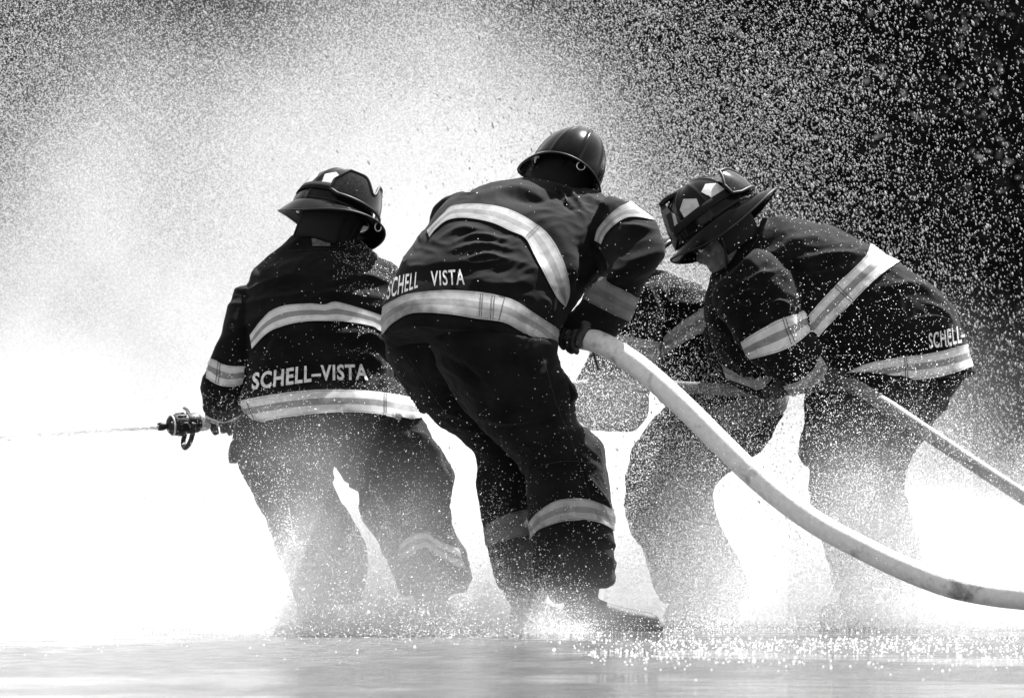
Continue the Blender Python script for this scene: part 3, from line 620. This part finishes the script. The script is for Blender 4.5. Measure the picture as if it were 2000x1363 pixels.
jB = Garment('jacket', [Bt, Ba], yB, CLOTH, pB, seed=7, voxel=.008, folds=[([(1290, 560), (1300, 585), (1315, 600)], 4, .014), ([(1265, 560), (1275, 590), (1285, 610)], 4, .012), ([(1310, 590), (1350, 598), (1385, 590)], 6, .012)])
jB.band([(1285, 668), (1299, 655), (1335, 626), (1392, 590)], [(1290, 708), (1301, 692), (1335, 669), (1400, 634)], 0, BAND_DIRTY)
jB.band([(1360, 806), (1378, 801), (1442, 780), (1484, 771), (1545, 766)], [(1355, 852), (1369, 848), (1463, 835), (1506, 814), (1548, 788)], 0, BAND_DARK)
jB.band([(1160, 646), (1220, 656), (1290, 668)], [(1150, 690), (1220, 700), (1285, 708)], 1, BAND_DIRTY)
tB = Garment('trousers', [Bl, Br], yB, CLOTH, pB, seed=8, voxel=.008, amp=1.3)
hood(pB, [hB[0]+np.array([.03, 0, -.06]), W(1232, 550, 1.1), W(1262, 590, 1.08)], frame(*hB)); helmet(pB, *hB, scale=1.0, goggles=False, panels=False)
boot(pB, W(1440, 1208, 1.1)*[1, 1, 0], W(1300, 1208, 1.05)*[1, 1, 0], W(1385, 1166, 1.12), .07)
boot(pB, W(1400, 1202, 1.45)*[1, 1, 0], W(1310, 1202, 1.4)*[1, 1, 0], W(1355, 1160, 1.45), .06)

def stitch(gm, lines, k, mt, name, w=1.1, off=.0075, keep=True):
    for p in lines:
        p = np.array(p, float); d = p[-1]-p[0]; nrm = np.array([-d[1], d[0]])/np.linalg.norm(d)*w/2
        gm.band([tuple(q+nrm) for q in p], [tuple(q-nrm) for q in p], k, mt, name=name, nv=2, off=off, back=False)
stitch(jL, [[(749, 768), (750, 808)], [(753, 768), (754, 809)], [(484, 783), (500, 820)]], 0, THREAD, 'seam_stitch')
stitch(jL, [[(428, 708), (422, 746)], [(432, 709), (427, 748)]], 1, THREAD, 'seam_stitch')
stitch(jM, [[(939, 575), (936, 620)], [(943, 575), (940, 621)], [(961, 578), (957, 625)], [(966, 579), (962, 626)], [(985, 584), (974, 628)], [(1052, 441), (1027, 464)], [(1056, 444), (1030, 468)]], 0, THREAD, 'seam_stitch')
stitch(jR, [[(1630, 561), (1661, 590)], [(1634, 557), (1665, 587)], [(1766, 697), (1769, 740)], [(1770, 696), (1773, 740)]], 0, THREAD, 'seam_stitch')
stitch(jR, [[(1528, 624), (1545, 672)], [(1533, 622), (1551, 669)]], 1, THREAD, 'seam_stitch')
stitch(jL, [[(560, 492), (640, 488), (708, 492)]], 0, STITCH, 'seam', 1.3, .004)
stitch(jR, [[(1462, 512), (1500, 517), (1545, 516), (1590, 524)], [(1500, 432), (1478, 470), (1458, 505)]], 0, STITCH, 'seam', 1.4, .004)
stitch(jM, [[(1096, 372), (1104, 385), (1112, 400)], [(1075, 470), (1070, 520), (1078, 560)]], 0, STITCH, 'seam', 1.2, .004)
stitch(tM, [[(1060, 700), (1090, 800), (1130, 900), (1150, 970)], [(1040, 915), (1100, 900), (1170, 905)]], 1, STITCH, 'seam', 1.0, .004)
stitch(tM, [[(800, 700), (860, 790), (930, 870)]], 0, STITCH, 'seam', 1.0, .004)
stitch(tL, [[(520, 840), (540, 930), (570, 1020), (600, 1100)]], 0, STITCH, 'seam', 1.0, .004)
stitch(tL, [[(790, 830), (820, 900), (840, 960)], [(815, 905), (850, 925), (868, 915)]], 1, STITCH, 'seam', 1.0, .004)
# ================================================================== hoses and nozzle
def hose_mat():
    m = bpy.data.materials.new('hose_jacket'); m.use_nodes = True; t = m.node_tree; b = t.nodes['Principled BSDF']; N = t.nodes.new; L = t.links.new
    tc = N('ShaderNodeTexCoord'); a = N('ShaderNodeTexNoise'); a.inputs['Scale'].default_value = 9; a.inputs['Detail'].default_value = 5; a.inputs['Roughness'].default_value = .6; L(tc.outputs['Object'], a.inputs[0])
    r = N('ShaderNodeMapRange'); r.inputs[1].default_value = .56; r.inputs[2].default_value = .74; r.inputs[3].default_value = .66; r.inputs[4].default_value = .10; L(a.outputs[0], r.inputs[0])
    st = N('ShaderNodeTexNoise'); st.inputs['Scale'].default_value = 55; st.inputs['Detail'].default_value = 6; L(tc.outputs['Object'], st.inputs[0]); sr = N('ShaderNodeMapRange'); sr.inputs[1].default_value = .3; sr.inputs[2].default_value = .7; sr.inputs[3].default_value = .84; sr.inputs[4].default_value = 1.0; L(st.outputs[0], sr.inputs[0])
    mm = N('ShaderNodeMix'); mm.data_type = 'RGBA'; mm.blend_type = 'MULTIPLY'; mm.inputs[0].default_value = 1; L(r.outputs[0], mm.inputs[6]); L(sr.outputs[0], mm.inputs[7]); L(mm.outputs[2], b.inputs['Base Color'])
    w = N('ShaderNodeTexNoise'); w.inputs['Scale'].default_value = 240; u = N('ShaderNodeBump'); u.inputs['Strength'].default_value = .6; u.inputs['Distance'].default_value = .002; L(tc.outputs['Object'], w.inputs[0]); L(w.outputs[0], u.inputs['Height']); L(u.outputs[0], b.inputs['Normal'])
    b.inputs['Roughness'].default_value = .55; return m
HOSE = hose_mat(); HOSE2 = mat('thin_hose_jacket', .12, .6, noise=(18, .06, .15), bump=(350, .3, .001))
mp = [(850, 650, .12), (960, 640, .05), (1040, 640, -.12), (1100, 655, -.30), (1168, 668, -.42), (1232, 705, -.50), (1290, 752, -.56), (1350, 808, -.62), (1410, 868, -.68), (1470, 926, -.74), (1535, 980, -.80), (1605, 1028, -.86), (1680, 1068, -.92), (1760, 1107, -.98), (1850, 1142, -1.03), (1935, 1160, -1.06), (2030, 1171, -1.1), (2150, 1188, -1.1), (2320, 1210, -1.0), (2500, 1215, -.8)]
hp = [W(*p) for p in mp]
hh = obj('fire_hose', tube(hp, .0365, n=220, ns=28), HOSE); tag(hh, 'thick pale scuffed fire hose sagging from the middle firefighter to the right edge', 'hose')
d0 = (hp[1]-hp[0])/np.linalg.norm(hp[1]-hp[0]); obj('coupling', tube([hp[0]+d0*.02, hp[0]-d0*.07], .046, ns=24), STEEL, hh)
hp2 = [W(*p) for p in [(455, 818, .62), (560, 808, .70), (700, 795, .72), (830, 785, .70), (960, 765, .72), (1130, 754, .75), (1250, 752, .78), (1345, 757, .72), (1440, 762, .55), (1520, 760, .42), (1600, 752, .34), (1660, 752, .30), (1720, 785, .20), (1800, 838, .10), (1900, 905, .0), (2000, 970, -.1), (2120, 1050, -.2), (2300, 1140, -.2), (2500, 1200, 0)]]
h2 = obj('fire_hose', tube(hp2, [.021]*9+[.024]*3+[.025]*7, n=260, ns=20), HOSE2); tag(h2, 'thinner grey hose slanting from under the right firefighter to the right edge', 'hose')
cp = W(828, 786, .66); obj('coupling', tube([W(806, 788, .69), W(812, 788, .69), W(834, 785, .69), W(840, 785, .69)], [.027, .031, .031, .027], ns=20), STEEL, h2)
# nozzle
na, nb = W(312, 833, .50), W(470, 816, .62); dn = (nb-na)/np.linalg.norm(nb-na)
def along(s): return na+dn*s*.82
nz = tag(bpy.data.objects.new('nozzle', None), 'black fire nozzle with bale handle held out by the left firefighter', 'nozzle'); C.objects.link(nz); nz.location = Vector(na)
def npart(name, P, r, m, ns=28, **k):
    o = obj(name, tube([p-na for p in P], r, ns=ns, **k), m, nz); return o
npart('tip', [along(-.008), along(0), along(.012), along(.030), along(.036)], [.012, .0145, .0145, .011, .0115], RUBBER)
npart('bumper', [along(.032), along(.040), along(.052), along(.070), along(.115), along(.130)], [.014, .026, .034, .037, .036, .030], RUBBER)
npart('ring_band', [along(.050), along(.056)], [.0362, .0372], ALU)
npart('valve_body', [along(.105), along(.125), along(.165), along(.178)], [.030, .035, .034, .028], RUBBER)
npart('swivel', [along(.170), along(.180), along(.205), along(.215)], [.026, .031, .031, .026], ALU)
for k in range(8):
    a = k*math.pi/4; e = Vector(dn).orthogonal().normalized(); e2 = Vector(dn).cross(e)
    q = np.array(e*math.cos(a)+e2*math.sin(a))*.036; npart('grip_lug', [along(.075)+q, along(.112)+q], .004, RUBBER, ns=8)
up = np.array([0, 0, 1.]); sd = np.array(Vector(dn).cross(Vector((0, 0, 1))))
npart('bale_handle', [along(.135)+sd*.036+up*-.0, along(.13)+sd*.040-up*.03, along(.118)+sd*.034-up*.065, along(.112)+sd*.0-up*.082, along(.118)-sd*.034-up*.065, along(.13)-sd*.040-up*.03, along(.135)-sd*.036], .0085, RUBBER, n=30, ns=10)
npart('handle_stub', [along(.128)+up*.03, along(.122)+up*.048, along(.105)+up*.058], [.009, .008, .007], ALU, n=8, ns=12)
# hands on the hoses
glove(pL, W(446, 828, .57), dn, W(452, 800, .58), .032, 1)
glove(pL, W(800, 789, .69), (hp2[4]-hp2[3]), W(800, 776, .66), .021, 1)
glove(pM, W(1136, 662, -.36), hp[4]-hp[3], W(1146, 622, -.36)+np.array([0, -.03, .01]), .038, 1)
glove(pM, W(965, 640, .05), hp[2]-hp[1], W(962, 600, .06), .038, 1)
glove(pR, W(1622, 752, .34), hp2[11]-hp2[10], W(1580, 752, .38)+np.array([0, 0, .05]), .024, 1)
glove(pR, W(1525, 760, .42), hp2[10]-hp2[9], W(1514, 758, .44)+np.array([0, 0, .06]), .024, 1)
glove(pB, W(1180, 753, .76), hp2[6]-hp2[5], W(1185, 770, .90)+np.array([0, 0, .0]), .021, 1)
obj('glove_strap', tube([W(1152, 668, -.30), W(1160, 690, -.30), W(1166, 712, -.30), W(1170, 722, -.30)], [.010, .010, .009, .012], n=12, ns=8, flat=.5), GLOVE, pM)

# ================================================================== mist: one volume of fine spray
# (px, py, y, sx, sy, sz, amount): soft puffs of water dust
PUFF = [
    (700, 1000, 3.6, 1.6, .9, .70, 1.0), (100, 1010, 3.4, 1.9, 1.0, .48, 1.2), (820, 520, 3.7, .62, .8, .66, .38), (1000, 330, 3.8, .42, .7, .42, .24), (450, 620, 3.7, .8, .9, .5, .20), (170, 420, 3.7, .35, .6, .6, .24), (330, 320, 3.8, .9, .8, .50, .11), (620, 300, 3.8, .45, .8, .5, .14),
    (780, 120, 3.8, .5, .7, .4, .12), (1250, 850, 3.5, .75, .8, .50, .55), (1750, 1140, 3.2, 1.1, .9, .20, .40), (2400, 1150, 3.2, 1.1, .9, .30, .35), (1450, 1080, 3.2, .45, .7, .25, .3),
    (-700, 950, 3.4, 1.5, 1.0, .7, .6),
    (200, 1150, .3, 1.3, .9, .16, .7), (690, 1170, -.45, .34, .28, .19, 3.2), (880, 1222, -.75, .36, .22, .085, 3.6), (1500, 1195, .3, .9, .4, .12, .8),
    (1840, 1080, .0, .40, .30, .30, .6), (680, 1050, -.10, .28, .20, .24, 1.3),
    (1380, 1100, .72, .28, .2, .28, 1.9), (1190, 800, .70, .15, .15, .13, 1.0), (1660, 1030, .0, .18, .15, .22, 1.4), (1700, 1190, .0, .5, .25, .12, 1.2), (545, 900, .0, .16, .12, .12, .6), (1980, 1040, .0, .35, .3, .14, .9)]
def mist():
    me = bpy.data.meshes.new('mist'); o = bpy.data.objects.new('mist', me); C.objects.link(o)
    m = bpy.data.materials.new('water_dust'); m.use_nodes = True; t = m.node_tree; t.nodes.clear()
    pv = t.nodes.new('ShaderNodeVolumePrincipled'); out = t.nodes.new('ShaderNodeOutputMaterial'); t.links.new(pv.outputs[0], out.inputs['Volume'])
    pv.inputs['Color'].default_value = g(.995); pv.inputs['Density'].default_value = 1.0; pv.inputs['Anisotropy'].default_value = .28
    me.materials.append(m)
    ng = bpy.data.node_groups.new('mist_field', 'GeometryNodeTree'); ng.interface.new_socket('Geometry', in_out='OUTPUT', socket_type='NodeSocketGeometry')
    N = ng.nodes.new; L = ng.links.new
    def math_(op, a, b=None):
        n = N('ShaderNodeMath'); n.operation = op
        for i, x in enumerate((a, b)):
            if x is None: continue
            if isinstance(x, (int, float)): n.inputs[i].default_value = x
            else: L(x, n.inputs[i])
        return n.outputs[0]
    pos = N('GeometryNodeInputPosition').outputs[0]; tot = None
    for px, py, y, sx, sy, sz, A in PUFF:
        c = W(px, py, y); s = N('ShaderNodeVectorMath'); s.operation = 'SUBTRACT'; L(pos, s.inputs[0]); s.inputs[1].default_value = tuple(c)
        d = N('ShaderNodeVectorMath'); d.operation = 'MULTIPLY'; L(s.outputs[0], d.inputs[0]); d.inputs[1].default_value = (1/sx, 1/sy, 1/sz)
        q = N('ShaderNodeVectorMath'); q.operation = 'DOT_PRODUCT'; L(d.outputs[0], q.inputs[0]); L(d.outputs[0], q.inputs[1])
        e = math_('MULTIPLY', math_('EXPONENT', math_('MULTIPLY', q.outputs['Value'], -1.0)), A)
        tot = e if tot is None else math_('ADD', tot, e)
    def nz_(scale, det):
        n = N('ShaderNodeTexNoise'); n.inputs['Scale'].default_value = scale; n.inputs['Detail'].default_value = det; L(pos, n.inputs['Vector']); return n.outputs[0]
    k = math_('MAXIMUM', math_('MULTIPLY', math_('SUBTRACT', nz_(1.6, 5), .25), 3.0), .1)
    k = math_('MULTIPLY', k, math_('ADD', nz_(7, 3), .5))
    tot = math_('MULTIPLY', tot, k)
    tot = math_('MULTIPLY', math_('MAXIMUM', math_('SUBTRACT', tot, .01), 0.0), MIST)
    vc = N('GeometryNodeVolumeCube'); L(tot, vc.inputs['Density']); vc.inputs['Min'].default_value = (-5.5, -1.4, .0); vc.inputs['Max'].default_value = (4.5, 5.6, 3.6)
    vc.inputs['Resolution X'].default_value = 180; vc.inputs['Resolution Y'].default_value = 130; vc.inputs['Resolution Z'].default_value = 120
    sm = N('GeometryNodeSetMaterial'); sm.inputs['Material'].default_value = m; L(vc.outputs[0], sm.inputs[0])
    go = N('NodeGroupOutput'); L(sm.outputs[0], go.inputs[0])
    md = o.modifiers.new('field', 'NODES'); md.node_group = ng
    tag(o, 'drifting white water mist around and behind the firefighters', kind='stuff')
MIST = 1.0
mist()

# ================================================================== droplets
def drop_mat(al=.9):
    m = bpy.data.materials.new('water_drops'); m.use_nodes = True; t = m.node_tree; t.nodes.clear()
    d = t.nodes.new('ShaderNodeBsdfDiffuse'); d.inputs[0].default_value = g(al); tr = t.nodes.new('ShaderNodeBsdfTranslucent'); tr.inputs[0].default_value = g(al)
    mx = t.nodes.new('ShaderNodeMixShader'); mx.inputs[0].default_value = .5; out = t.nodes.new('ShaderNodeOutputMaterial')
    t.links.new(d.outputs[0], mx.inputs[1]); t.links.new(tr.outputs[0], mx.inputs[2]); t.links.new(mx.outputs[0], out.inputs[0]); return m
DROP = drop_mat(.85); FINE = drop_mat(.46); FALL = drop_mat(.50)
# ================================================================== water jet from the nozzle
WATER = mat('white_water', .85, .35, .5); WATER.node_tree.nodes['Principled BSDF'].inputs['Subsurface Weight'].default_value = 0
P = []; rr = []
for t in np.linspace(0, 1, 60):
    P.append(na-dn*.01+np.array([-(t*4.2), -t*.3, -.055*t*4.2-.02*(t*4.2)**2])); rr.append(.003+.004*t)
jm = tube(P, rr, ns=14); jv = np.array(jm[0]); jv += (perlin(jv*np.array([9, 40, 40]))*.012)[:, None]*np.array([0, .5, 1.]); jm = ([tuple(v) for v in jv], jm[1])
tag(obj('water_jet', jm, DROP), 'white jet of water shooting left from the nozzle', kind='stuff')

def jet_spray():
    n = 26000; t = rng.uniform(0, 1, n)**1.3; q = t[:, None]*4.2; sp = (.004+.035*t)[:, None]*rng.normal(size=(n, 3))
    return na+np.concatenate([-q, -t[:, None]*.3, -.055*q-.02*q*q], 1)+sp, rng.lognormal(math.log(.0010), .4, n)
def streaks(name, label, P, r, ln, D):
    """P centres, r radius, ln half length, D directions: elongated eight sided drops in one mesh"""
    n = len(P); D = D/np.linalg.norm(D, axis=1)[:, None]; a = np.cross(D, np.array([0, 1., 0])); a /= np.linalg.norm(a, axis=1)[:, None]; b = np.cross(D, a)
    V = np.stack([P+D*ln[:, None], P+a*r[:, None], P+b*r[:, None], P-a*r[:, None], P-b*r[:, None], P-D*ln[:, None]], 1).reshape(-1, 3)
    T = np.array([(0, 1, 2), (0, 2, 3), (0, 3, 4), (0, 4, 1), (5, 2, 1), (5, 3, 2), (5, 4, 3), (5, 1, 4)]); I = (T[None]+6*np.arange(n)[:, None, None]).reshape(-1)
    me = bpy.data.meshes.new(name); me.vertices.add(6*n); me.vertices.foreach_set('co', V.ravel()); me.loops.add(24*n); me.loops.foreach_set('vertex_index', I)
    me.polygons.add(8*n); me.polygons.foreach_set('loop_start', np.arange(0, 24*n, 3)); me.polygons.foreach_set('loop_total', np.full(8*n, 3)); me.update()
    return tag(link(name, me, FALL, smooth=True), label, kind='stuff')
def cloud(name, label, P, r, mt=None):
    mt = mt or DROP
    """round drops: a point cloud"""
    me = bpy.data.meshes.new(name); me.vertices.add(len(P)); me.vertices.foreach_set('co', P.ravel())
    at = me.attributes.new('rad', 'FLOAT', 'POINT'); at.data.foreach_set('value', r.astype(np.float32)); me.update()
    o = bpy.data.objects.new(name, me); C.objects.link(o)
    ng = bpy.data.node_groups.new(name, 'GeometryNodeTree'); ng.interface.new_socket('Geometry', in_out='INPUT', socket_type='NodeSocketGeometry'); ng.interface.new_socket('Geometry', in_out='OUTPUT', socket_type='NodeSocketGeometry')
    gi = ng.nodes.new('NodeGroupInput'); go = ng.nodes.new('NodeGroupOutput'); mp_ = ng.nodes.new('GeometryNodeMeshToPoints'); na_ = ng.nodes.new('GeometryNodeInputNamedAttribute'); na_.data_type = 'FLOAT'; na_.inputs[0].default_value = 'rad'
    sm = ng.nodes.new('GeometryNodeSetMaterial'); sm.inputs['Material'].default_value = mt
    ng.links.new(gi.outputs[0], mp_.inputs[0]); ng.links.new(na_.outputs[0], mp_.inputs['Radius']); ng.links.new(mp_.outputs[0], sm.inputs[0]); ng.links.new(sm.outputs[0], go.inputs[0])
    o.modifiers.new('points', 'NODES').node_group = ng; me.materials.append(mt)
    return tag(o, label, kind='stuff')
def WW(px, py, y):
    D = y-CAMY; return np.stack([(px-HX)*D/F, y, CAMZ-(py-HY)*D/F], 1)
def bilerp(px, py, G, x0, x1, y0, y1):
    G = np.array(G, float); u = np.clip((px-x0)/(x1-x0), 0, .9999)*(G.shape[1]-1); v = np.clip((py-y0)/(y1-y0), 0, .9999)*(G.shape[0]-1)
    i, j = u.astype(int), v.astype(int); a, b = u-i, v-j
    return (G[j, i]*(1-a)+G[j, i+1]*a)*(1-b)+(G[j+1, i]*(1-a)+G[j+1, i+1]*a)*b
cloud('jet_spray', 'ragged white drops shedding along the nozzle jet', *jet_spray())
# how dense the drifting drops behind the crew are, over the area they fill (rows from the top down)
GB = [[.45, .26, .40, .42, .28, .08, .01, 0], [.50, .70, .75, .80, .55, .16, .02, 0], [.50, .80, .90, .95, .75, .22, .03, 0],
      [.80, .95, 1.0, 1.0, 1.0, .35, .05, .01], [1.0, 1.0, 1.0, 1.0, 1.0, .7, .2, .05], [1.0, 1.0, 1.0, 1.0, 1.0, .9, .8, .45], [1.0]*8]
n = NBACK = 4600000; px = rng.uniform(-900, 2900, n); py = rng.uniform(-650, 1235, n); y = rng.uniform(2.3, 4.8, n)
def fade(px, py): return np.clip((px+900)/800, 0, 1)*np.clip((2900-px)/800, 0, 1)*np.clip((py+650)/560, 0, 1)
w = bilerp(px, py, GB, 0, 2000, 0, 1240)*fade(px, py); k = rng.uniform(0, 1, n) < w*1.2; px, py, y, w = px[k], py[k], y[k], w[k]; P = WW(px, py, y)
k = (rng.uniform(0, 1.2, len(w)) < .75+.9*perlin(P*np.array([1.6, 1.6, 1.1])+3)) & (P[:, 2] > .004)
cloud('fine_spray', 'fine white water drops hanging in the air behind the firefighters', P[k], rng.uniform(.0010, .0019, k.sum()), FINE)
# longer falling drops against the dark upper right
GS = [[.06, .06, .10, .25, .6, 1, .8, .32], [.02, .02, .06, .2, .7, 1, .8, .34], [.01, .01, .02, .1, .5, 1, .8, .34], [0, 0, 0, .05, .2, .9, .9, .45], [0, 0, 0, .05, .1, .4, 1, .7], [0, 0, 0, 0, .05, .2, .8, .8], [0, 0, 0, 0, 0, .1, .3, .4]]
n = 260000; px = rng.uniform(0, 2900, n); py = rng.uniform(-650, 1240, n); y = rng.uniform(.95, 2.4, n); w = bilerp(px, py, GS, 0, 2000, 0, 1240)*fade(px, py)
P = WW(px, py, y); k = (rng.uniform(0, 1, n) < w*(.8+.8*perlin(P*2.2))) & (P[:, 2] > .01)
D = np.stack([-.28+.18*rng.normal(size=n)+.5*(px-1500)/2000, .2*rng.normal(size=n), np.full(n, 1.)], 1)
r = rng.lognormal(math.log(.0017), .40, n)
streaks('falling_drops', 'bright elongated drops falling against the dark background at the right', P[k], r[k], (r*rng.uniform(1.3, 2.8, n))[k], D[k])
# drops in front of the crew: thick round the legs, sparse higher up
GF = [[0]*9, [0, 0, 0, 0, 0, 0, .004, .005, .003], [0, 0, 0, .001, .002, .003, .010, .010, .006], [0, 0, 0, .002, .002, .03, .04, .02, .01], [0, 0, .02, .003, .001, .03, .05, .03, .02],
      [0, 0, .25, .05, .005, .08, .14, .15, .05], [0, .02, .36, .22, .03, .08, .20, .40, .12], [.05, .1, .7, .7, .16, .03, .4, .45, .3], [.1, .3, 1, 1, .6, .03, .5, .6, .5]]
n = 480000; px = rng.uniform(0, 2050, n); py = rng.uniform(150, 1236, n); y = -.62-rng.exponential(.12, n); w = bilerp(px, py, GF, 0, 2000, 150, 1240)
P = WW(px, py, y); k = (rng.uniform(0, 1, n) < w*(.8+.9*perlin(P*3.3))) & (P[:, 2] > .003)
cloud('near_spray', 'white drops splashing up in front of the legs', P[k], rng.lognormal(math.log(.00052), .36, n)[k])
# the dense splash low round the boots
n = 650000; px = rng.uniform(-100, 2100, n); sh = np.clip((px-1180)/420, 0, 1); sh = sh*sh*(3-2*sh); y = -.60+.62*sh-rng.exponential(.16, n); z = rng.exponential(.06, n)
w = np.interp(px, [0, 350, 500, 700, 950, 1080, 1180, 1280, 1400, 1550, 1700, 2000], [.10, .15, .5, .8, .9, .35, .02, .01, .15, .4, .65, .7]); z *= np.interp(px, [0, 500, 700, 900, 1150, 1300, 1700, 2000], [1.4, 2.4, 2.2, 1.3, .55, .8, 2.2, 2.8])
z *= 1+1.1*perlin(np.stack([px/45, y*6, y*0+z*4], 1))
P = WW(px, y*0+HY, y); P[:, 2] = z+.001; k = (rng.uniform(0, 1, n) < w*(.7+.9*perlin(P*np.array([5, 5, 9])))) & (z < .75) & (z > 0)
cloud('boot_splash', 'dense white splash breaking round the boots', P[k], rng.lognormal(math.log(.00075), .38, n)[k])
# beads of water lying on the sunlit cloth
BP = []
for G_, lab_, dens, x0, x1 in ((jL, None, .20, 650, 790), (jL, None, .008, 400, 650), (jB, None, .35, 1200, 1420), (jM, None, .006, 900, 1300), (jR, None, .03, 1480, 1860), (tM, None, .004, 900, 1300)):
    me = G_.o.data; N_ = np.empty(len(me.vertices)*3); me.vertices.foreach_get('normal', N_); N_ = N_.reshape(-1, 3); X_, Y_ = project(G_.P)
    k = (N_[:, 2] > .35) & (X_ > x0) & (X_ < x1) & (rng.uniform(0, 1, len(X_)) < dens); BP.append(G_.P[k]+N_[k]*.0015+rng.normal(size=(k.sum(), 3))*.001)
BP = np.concatenate(BP); cloud('water_beads', 'tiny beads of water lying on wet shoulders', BP, rng.lognormal(math.log(.0010), .3, len(BP)))
# drops between the middle and the rear firefighter
GM = [[.0, .03, .03, .03], [.35, .12, .05, .03], [.8, .4, .10, .08], [.7, .5, .25, .2], [.6, .7, .6, .5], [.9, 1, .9, .8], [1, 1, 1, 1]]
n = 260000; px = rng.uniform(1100, 1900, n); py = rng.uniform(540, 1210, n); y = rng.uniform(.35, .75, n)*1.0; w = bilerp(px, py, GM, 1100, 1700, 540, 1210)
y = np.where(px > 1540, rng.uniform(-.1, .15, n), y); P = WW(px, py, y); k = rng.uniform(0, 1, n) < w*(.8+.9*perlin(P*3.7+2))
cloud('middle_spray', 'drops flying between the middle and rear firefighters', P[k], rng.lognormal(math.log(.0009), .35, n)[k])
# splashes dancing on the wet ground near the camera
n = 16000; y = rng.uniform(-5, -.7, n); x = rng.uniform(-1.6, 1.9, n); wgt = .03+.97*np.clip((x-.1)*3, 0, 1); k = rng.uniform(0, 1, n) < wgt*np.exp(-((y+2.0)/1.1)**2)*(.6+1.6*perlin(np.stack([x*2, y*1.5, x*0], 1)))
P = np.stack([x, y, rng.exponential(.006, n)+.001], 1)
cloud('ground_splashes', 'bright beads of water bouncing on the wet ground', P[k], rng.lognormal(math.log(.0018), .35, n)[k])
